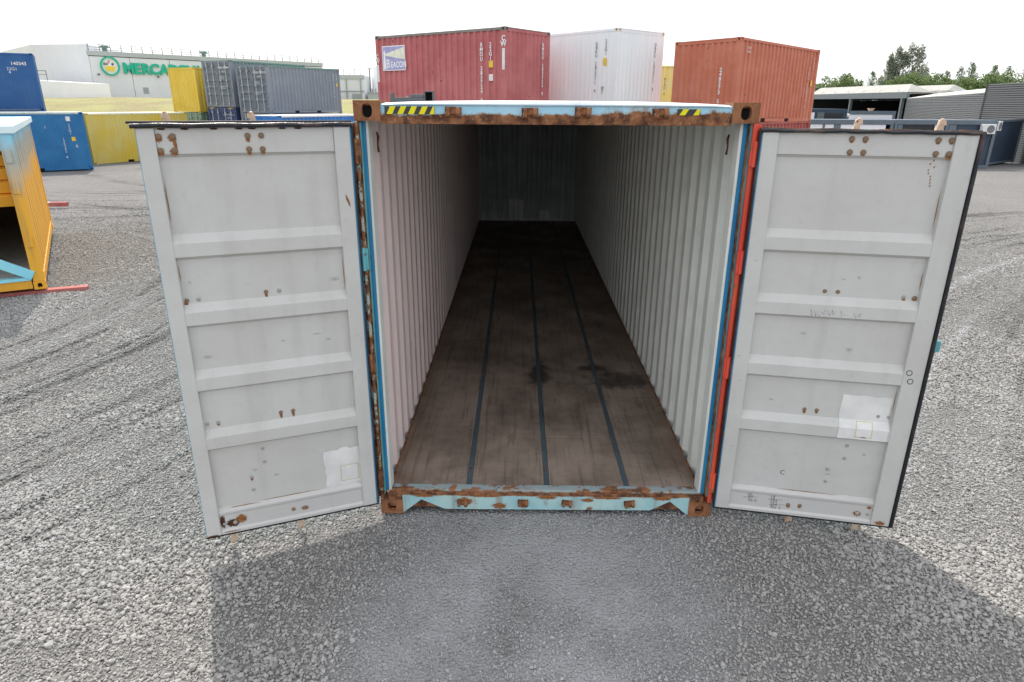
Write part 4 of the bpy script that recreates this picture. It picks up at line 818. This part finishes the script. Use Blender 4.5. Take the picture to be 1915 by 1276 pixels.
def disc(m_, nm): m = MB(); m.add([(math.cos(t), math.sin(t), 0) for t in q_], [tuple(range(16))]); return m.mesh(nm, m_)
d_rust, d_edge, d_soft, d_dark = disc(st_rust, 'rust_stain'), disc(st_edge, 'rust_seam'), disc(st_soft, 'grime_smudge'), disc(st_dark, 'heavy_rust')
m = MB(); nb = 14
for r0, z0, r1, z1 in ((1, 0, 1, .35), (1, .35, .82, .62), (.82, .62, .45, .78)):
    m.add([(r*math.cos(2*math.pi*k/nb), r*math.sin(2*math.pi*k/nb), z) for r, z in ((r0, z0), (r1, z1)) for k in range(nb)], [(k, (k+1) % nb, (k+1) % nb+nb, k+nb) for k in range(nb)], 0, True)
m.add([(.45*math.cos(2*math.pi*k/nb), .45*math.sin(2*math.pi*k/nb), .78) for k in range(nb)], [tuple(range(nb))]); bolt_mesh = m.mesh('bolt', boltm)
for x, z, sx_, sz_, dm in ((-.60, .112, .10, .06, d_rust), (-.34, .075, .09, .045, d_rust), (.0, .105, .05, .075, d_soft), (.01, .15, .12, .03, d_rust), (-.16, .075, .05, .03, d_rust), (.31, .13, .08, .03, d_rust), (.62, .09, .05, .04, d_rust), (.86, .15, .12, .03, d_rust), (-.9, .155, .13, .025, d_rust), (.45, .15, .2, .02, d_rust), (-.45, .155, .2, .016, d_rust)):
    obj('rust_stain', dm, sl, 0, Matrix.Translation((x, .0033-.0001*(x+1), z)) @ Matrix.Rotation(R(90), 4, 'X') @ Matrix.Diagonal((sx_, sz_, 1, 1)))
bolt_grey = bolt_mesh.copy(); bolt_grey.materials[0] = boltg
rust_g = paint('rusty_gasket', (.05, .035, .03, 1), (.09, .06, .045, 1), rust=.35, rs=5, rough=.7)
ribs = (2.065, 1.645, 1.215, .80)
def wp(v):
    for c_ in ribs:
        e = abs(v-c_)
        if e < .09:
            lo = .040 if v < c_ else .038; hi = .062 if v < c_ else .09
            t = max(0, min(1, (hi-e)/(hi-lo))); return -.036+.032*t
    if v > 2.565: return -.036
    return -.036
vlist = sorted([.272]+[c_+d_ for c_ in ribs for d_ in (-.062, -.040, .038, .09)]+[2.602])
def make_door(s, th, wd, tp_):
    g0, g1, gr = (tp_+.013, tp_+.036, .013) if s < 0 else (tp_+.010, tp_+.024, .010)
    a = Vector((s*math.cos(R(th)), -math.sin(R(th)), 0)); nrm = Vector((-s*math.sin(R(th)), -math.cos(R(th)), 0)); hg = Vector((s*1.228, -.03, 0)); zv = Vector((0, 0, 1))
    D = lambda u, v, w: hg+a*u+zv*v+nrm*w
    def frame(u, v, w, su=1, sv=1, sw=1, rot=0): 
        au = a*(1 if s > 0 else -1); M_ = Matrix((au, zv, nrm)).transposed().to_4x4(); M_.translation = D(u, v, w); return M_ @ Matrix.Rotation(rot, 4, 'Z') @ Matrix.Diagonal((su, sv, sw, 1))
    ou0 = 1.066
    m = MB(); m.box(.012, .108, .108, tp_, -.05, 0, xf=D); m.box(ou0, wd-.012, .108, tp_, -.05, 0, xf=D)
    dr = m.build('door', doorw, main, .005); dr['label'] = ('left' if s < 0 else 'right')+' door leaf swung open, pale inner face'
    m = MB(); m.box(.1085, ou0-.0005, 2.604, tp_, -.05, -.014, xf=D); m.build('top_rail', doorw, dr, .003)
    m = MB(); m.prism([(2.588, -.0365), (2.603, -.02), (2.6035, -.0365)], lambda v, w: D(.109, v, w), lambda v, w: D(ou0-.001, v, w)); m.build('seam', doorr, dr)
    m = MB(); m.prism([(.108, -.05), (.108, -.004), (.128, -.004), (.142, -.016), (.245, -.016), (.262, -.010), (.274, -.010), (.300, -.0365), (.300, -.05)], lambda v, w: D(.1085, v, w), lambda v, w: D(ou0-.0005, v, w)); m.build('bottom_rail', doorr, dr, .002)
    m = MB(); vs = [D(u, v, wp(v)) for v in vlist for u in (.1, ou0+.01)]; m.add(vs, [(2*i, 2*i+1, 2*i+3, 2*i+2) for i in range(len(vlist)-1)])
    vs = [D(u, v, wp(v)-.004) for v in vlist for u in (.05, ou0+.06)]; m.add(vs, [(2*i, 2*i+1, 2*i+3, 2*i+2) for i in range(len(vlist)-1)], 1)
    m.box(.012, wd-.012, .11, tp_-.002, -.056, -.0505, 1, xf=D) ; m.build('door_panel', [doorw, doorb], dr)
    # gasket all round
    gm = [gask2, gaskm if s < 0 else rust_g]
    m = MB(); top = []
    for k in range(19):
        u = -.0+(wd+.012)*k/18; top.append(D(u, g0+(.003*math.sin(k*2.1) if s > 0 else .002*math.sin(k*1.3)), .004))
    m.tube(top, gr, 10); m.tube([D(.0+.1*k, g1-.006+(.003*math.sin(k*1.7+1) if s > 0 else 0), -.02) for k in range(12)]+[D(wd+.03*(s < 0), g1-.006, -.018)], .008, 6, 1); m.box(0, wd+.012, tp_+.002, g1-.004, -.05, -.006, 1, xf=D); m.build('top_gasket', gm, dr)
    m = MB(); m.tube([D(-.0, .12, .004), D(-.0, g0, .004)], .006, 8); m.box(-.005, .0035, .11, g0, -.05, -.002, 1, xf=D); m.build('hinge_gasket', gm, dr)
    m = MB(); m.box(wd-.011, wd+.006 if s > 0 else wd-.006, .105, tp_+.002, -.05, -.001 if s > 0 else -.03, 0, xf=D)
    if s > 0: m.tube([D(wd+.002, .11, .004), D(wd+.002, g0, .004)], .010, 8, 1)
    m.build('edge_gasket', [gask2 if s > 0 else doorb, gask2], dr)
    m = MB(); m.box(.004, .0118, .11, tp_-.008, -.04, .001, xf=D); m.build('edge_strip', bluep, dr)
    m = MB(); m.box(.0, wd, .098, .1075, -.05, -.003, xf=D); m.build('bottom_gasket', gaskm, dr)
    # bolts
    R_ = .0165
    B_ = []
    for u in (.517, .591, .980, 1.05):
        for v in (2.70, 2.625): B_.append((u, v, -.014, R_, 0))
    for u in (.517, .595): B_ += [(u, 1.767, -.036, .013, 1 if u < .55 and s < 0 else 0), (u, .935, -.036, .013, 0)]
    B_ += [(.981, 1.757, -.036, .012, 1), (1.045, 1.755, -.036, .013, 0), (.981, .929, -.036, .012, 1), (1.045, .929, -.036, .011, 1)]
    ox = ((.738, .693), (.737, .591), (.83, .49), (.831, .394)) if s < 0 else ((.828, .691), (.827, .592), (.732, .496), (.734, .398)); B_ += [(u, v, -.036, .0115, 1) for u, v in ox]
    B_ += [(.512, .188, -.016, .013, 0), (.59, .192, -.016, .013, 0), (.972, .180, -.016, .014, 1), (1.04, .182, -.016, .011, 1)]
    for u, v, w, r_, g in B_: obj('bolt', bolt_grey if g else bolt_mesh, dr, 0, frame(u, v, w, r_, r_, r_*.8))
    k_ = [0]
    def stain(mesh, nm, u, v, su, sv, w=None, rot=0):
        k_[0] += 1; o = obj(nm, mesh, dr, 0, frame(u, v, (wp(v) if w is None else w)+.0008+.00012*(k_[0] % 9), su, sv, 1, rot)); return o
    if s < 0:
        for u, v in ((.98, 2.70), (1.05, 2.70), (.98, 2.625), (1.05, 2.625)): stain(d_rust, 'rust_stain', u+.003, v-.008, .036, .042, -.014)
        stain(d_rust, 'rust_stain', .972, 2.655, .016, .055, -.014)
        for u, v in ((.517, 2.62), (.591, 2.617), (.591, 2.69)): stain(d_rust, 'rust_stain', u, v-.012, .020, .026, -.014)
        stain(d_rust, 'rust_stain', .595, 1.745, .014, .040); stain(d_rust, 'rust_stain', 1.05, 1.73, .018, .07)
        for u in (.517, .595): stain(d_rust, 'rust_stain', u, .915, .016, .045)
        stain(d_rust, 'rust_stain', .83, .478, .015, .03); stain(d_rust, 'rust_stain', .981, .917, .016, .02)
        stain(d_edge, 'rust_seam', 1.06, 2.34, .010, .30, -.0355); stain(d_edge, 'rust_seam', 1.06, 1.92, .006, .14, -.0355); stain(d_edge, 'rust_seam', .113, 1.85, .006, .3, -.0355)
        stain(d_edge, 'rust_seam', .6, .298, .5, .012, -.033); stain(d_edge, 'rust_seam', .9, .292, .22, .018, -.027)
        stain(d_dark, 'rust_patch', .985, .178, .055, .042, -.016); stain(d_dark, 'rust_patch', 1.048, .20, .022, .07, -.016); stain(d_rust, 'rust_stain', .93, .20, .06, .06, -.016)
        stain(d_dark, 'rust_patch', 1.12, .112, .05, .012, 0); stain(d_rust, 'rust_stain', .512, .185, .04, .03, -.016); stain(d_rust, 'rust_stain', .59, .19, .022, .02, -.016)
        stain(d_edge, 'rust_seam', 1.0, .122, .12, .012, -.004)
        for k in range(7): stain(d_dark, 'rust_patch', .3+k*.12+rng.normal(0, .02), tp_-.006, .03, .008, -.0135)
        stain(d_rust, 'rust_scrawl', .055, 2.31, .012, .07, 0, .3)
    else:
        stain(d_rust, 'rust_stain', 1.05, 2.61, .032, .034, -.014)
        for u, v in ((.517, 2.69), (.591, 2.69), (.98, 2.69), (1.05, 2.69), (.517, 2.617), (.591, 2.617), (.98, 2.617)): stain(d_rust, 'rust_stain', u, v-.003, .020, .020, -.014)
        stain(d_rust, 'rust_stain', .985, 1.735, .016, .045); stain(d_rust, 'rust_stain', 1.045, 1.75, .028, .03); stain(d_rust, 'rust_stain', .517, .918, .018, .03); stain(d_rust, 'rust_stain', .595, .92, .015, .022)
        stain(d_edge, 'rust_seam', 1.058, 2.3, .008, .28, -.0355); stain(d_edge, 'rust_seam', 1.06, 1.86, .007, .16, -.0355); stain(d_edge, 'rust_seam', 1.06, 1.05, .006, .25, -.0355)
        stain(d_edge, 'rust_seam', .7, 2.598, .4, .006, -.033); stain(d_edge, 'rust_seam', .6, .299, .48, .010, -.033)
        stain(d_rust, 'rust_stain', .972, .178, .045, .038, -.016); stain(d_rust, 'rust_stain', 1.042, .236, .025, .022, -.014); stain(d_rust, 'rust_stain', .512, .178, .024, .03, -.016); stain(d_rust, 'rust_stain', .588, .18, .02, .022, -.016)
        stain(d_rust, 'rust_stain', 1.125, .13, .055, .03, 0); stain(d_rust, 'rust_stain', .905, .778, .035, .007, -.0010)
        for k in range(9): stain(d_rust, 'rust_scratch', .985+rng.normal(0, .018), 2.44+k*.018, .006, .012, None, -.5)
        for v in (.62, 1.12, 1.30, 1.95): stain(d_edge, 'rust_scratch', .03+rng.uniform(0, .06), v, .02, .004, 0, .4)
    for k in range(20): u, v = rng.uniform(.16, 1.02), rng.uniform(.35, 2.0); stain(d_soft, 'smudge', u, max(.34, v), rng.uniform(.02, .07), rng.uniform(.012, .04), wp(v) if all(abs(v-c_) > .16 for c_ in ribs) else None) if all(abs(v-c_) > .16 for c_ in ribs) else None
    # painted-over sheet with ragged edge
    pu0, pu1, pv0, pv1 = (.10, .352, .301, .585) if s < 0 else (.742, 1.05, .757, 1.066)
    rows_ = sorted([pv0, pv1]+[v for v in vlist if pv0 < v < pv1]+[pv0+(pv1-pv0)*k/9 for k in range(1, 9)])
    j = [rng.normal(0, .0025) for _ in rows_]; m = MB(); vs = []
    for i, v in enumerate(rows_): vs += [D(pu0+(j[i] if s > 0 else 0), v, wp(v)+.0022), D(pu1+j[i]*(1.6 if s > 0 else 1), v, wp(v)+.0022)]
    m.add(vs, [(2*i, 2*i+1, 2*i+3, 2*i+2) for i in range(len(rows_)-1)])
    tp = [(pu0+(pu1-pu0)*k/8, pv1+((.012 if k in (3, 4) else .004*math.sin(k*2.3)) if s < 0 else rng.normal(0, .002))) for k in range(9)]
    m.add([D(u, pv1, -.0338) for u, v in tp]+[D(u, v+.001, -.0338) for u, v in tp], [(i, i+1, i+10, i+9) for i in range(8)]); m.build('paint_patch', sticker, dr)
    if s < 0:
        fu0, fu1, fv0, fv1 = .12, .245, .33, .455
    else: fu0, fu1, fv0, fv1 = .85, .955, .775, .885
    m = MB()
    for (x0, x1, y0, y1) in ((fu0, fu1, fv0, fv0+.004), (fu0, fu1, fv1-.004, fv1), (fu0, fu0+.004, fv0, fv1), (fu1-.004, fu1, fv0, fv1)):
        vv = sorted([y0, y1]+[v for v in vlist if y0 < v < y1]); m.add([D(u, v, wp(v)+.0032) for v in vv for u in (x0, x1)], [(2*i, 2*i+1, 2*i+3, 2*i+2) for i in range(len(vv)-1)])
    m.build('label_outline', stick_e, dr)
    # locking bars on the outside with their lugs above and below the leaf
    for u in (.55, 1.0):
        m = MB(); m.tube([D(u, .06, -.095), D(u, 2.75, -.095)], .018, 10)
        for v in (.3, 1.0, 1.7, 2.5): m.box(u-.05, u+.05, v-.03, v+.03, -.12, -.0565, xf=D)
        m.build('lock_rod', galv, dr)
        e = tp_-.02
        m = MB(); m.tube([D(u, e, -.095), D(u, e+.045, -.09), D(u+.003, e+.085, -.09), D(u+.008, e+.104, -.085)], [.017, .021, .016, .010], 8)
        m.hexa([D(u-.012, e+.06, -.115), D(u+.030, e+.068, -.115), D(u+.030, e+.068, -.075), D(u-.012, e+.06, -.075)], [D(u-.008, e+.098, -.112), D(u+.026, e+.094, -.112), D(u+.026, e+.094, -.078), D(u-.008, e+.098, -.078)])
        m.hexa([D(u-.036, e, -.12), D(u+.036, e, -.12), D(u+.036, e, -.07), D(u-.036, e, -.07)], [D(u-.016, e+.055, -.11), D(u+.016, e+.055, -.11), D(u+.016, e+.055, -.08), D(u-.016, e+.055, -.08)]); m.build('cam_lug', gold, dr, .004)
        m = MB(); m.tube([D(u, .07, -.095), D(u, .01, -.09), D(u+.01, -.025, -.088)], [.018, .024, .012], 8); m.hexa([D(u-.03, .0, -.11), D(u+.02, .0, -.11), D(u+.02, .0, -.07), D(u-.03, .0, -.07)], [D(u-.02, .045, -.11), D(u+.02, .045, -.11), D(u+.02, .045, -.07), D(u-.02, .045, -.07)]); m.build('cam_lug', gold, dr, .004)
        m = MB(); m.box(u-.35, u+.02, 1.18, 1.22, -.135, -.118, xf=D); m.build('lock_handle', galv, dr)
    for v in (2.60, 1.93, 1.20, .30): m = MB(); m.box(-.03, .2, v-.06, v+.06, -.066, -.0565, xf=D); m.build('hinge_blade', teal, dr)
    if s > 0:
        m = MB(); m.box(wd-.05, wd+.068, 1.40, 1.475, -.075, -.060, xf=D); m.build('retainer_plate', teal, dr, .003)
        ink = plain('marker_ink', (.03, .03, .035, 1), .6, .05); chalk = plain('chalk', (.75, .75, .74, 1), .9, .1)
        rotd = Matrix((a, zv, nrm)).transposed().to_euler()
        for bdy, u, v, sz, m_ in (('20', .222, .262, .034, ink), ('.40', .225, .238, .034, ink), ('96 0', .235, .208, .034, ink), ('14', .385, .258, .032, ink), ('14', .385, .240, .032, ink), ('234', .385, .214, .032, ink), ('234', .392, .191, .030, ink), ('701 3', .392, .166, .032, ink), ('O O', 1.115, 1.295, .055, ink), ('C', .425, .455, .05, ink)):
            w_ = 0 if u > 1.06 else wp(v) if v > .3 else -.0155
            o = text(bdy, sz, m_, dr, D(u, v, w_+.0012), rotd, 'handwriting', off=-.0004, xs=1.0); o.rotation_euler.rotate_axis('Z', rng.normal(.04, .05) if u < 1 else -1.3)
        m = MB()
        for (u0, v0, u1, v1) in ((.20, .208, .30, .222), (.37, .214, .47, .219), (.385, .168, .49, .180)): m.hexa([D(u0, v0, -.0155), D(u1, v1, -.0155), D(u1, v1+.002, -.0155), D(u0, v0+.002, -.0155)], [D(u0, v0, -.0148), D(u1, v1, -.0148), D(u1, v1+.002, -.0148), D(u0, v0+.002, -.0148)])
        m.build('handwriting_line', ink, dr)
        m = MB()
        for u0, n_, amp in ((.44, 22, .020), (.62, 9, .012), (.70, 7, .016)):
            m.tube([D(u0+.0075*k, 1.632+amp*math.sin(k*2.2)+rng.normal(0, .004), -.0030) for k in range(n_)], .0016, 5)
        m.build('chalk_scribble', chalk, dr)
    return dr
make_door(-1, 22.3, 1.168, 2.745); make_door(1, 10.9, 1.198, 2.731)
# grey steel piece lying on the roof
dgs = paint('dark_grey_steel', C(88, 92, 95), C(98, 102, 104), streak=.1, rough=.6)
rk = tag(empty('steel_bracket', (-3.37, 15.4, 2.65)), 'dark grey steel frame with open box end behind the container roof', 'steel frame')
m = MB(); m.box(-.48, .75, -.15, .15, .30, .48); m.build('beam', dgs, rk, .01)
m = MB(); m.hexa([(-.62, -.15, .28), (-.48, -.15, .28), (-.48, .15, .28), (-.62, .15, .28)], [(-.56, -.15, .66), (-.46, -.15, .66), (-.46, .15, .66), (-.56, .15, .66)]); m.build('end_plate', dgs, rk, .006)
m = MB(); m.box(.2, .74, -.16, .16, .482, .60); m.build('top_box', dgs, rk, .01)
m = MB()
m.box(.76, .80, -.2, .2, .25, .72); m.box(.8, 1.12, -.2, .2, .68, .72); m.box(1.08, 1.12, -.2, .2, .25, .68); m.box(.8, 1.08, -.2, .2, .25, .29); m.build('box_end', dgs, rk, .005)
m = MB(); m.box(.8, 1.08, .1, .2, .29, .68); m.build('box_back', dark_in, rk)
m = MB(); m.tube([(.05, 0, .48), (.05, 0, .54)], .03, 8); m.build('pin', galv, rk)
m = MB()
for x in (-.4, .95): m.box(x-.05, x+.05, -.1, .1, -3.95, .26)
m.build('leg', dgs, rk); rk.scale = (.7, .7, .7)

# ------------------------------------------------------------------ lettering becomes mesh
bpy.context.view_layer.update(); dg = bpy.context.evaluated_depsgraph_get(); done = []
for o in [o for o in S.objects if o.type == 'FONT']: done.append((o, bpy.data.meshes.new_from_object(o.evaluated_get(dg))))
for o, me_ in done:
    n = obj(o.name.split('.')[0], me_, o.parent); n.matrix_basis = o.matrix_basis.copy(); n.matrix_parent_inverse = o.matrix_parent_inverse.copy()
    for k_ in o.keys():
        if isinstance(o[k_], str): n[k_] = o[k_]
    bpy.data.objects.remove(o)
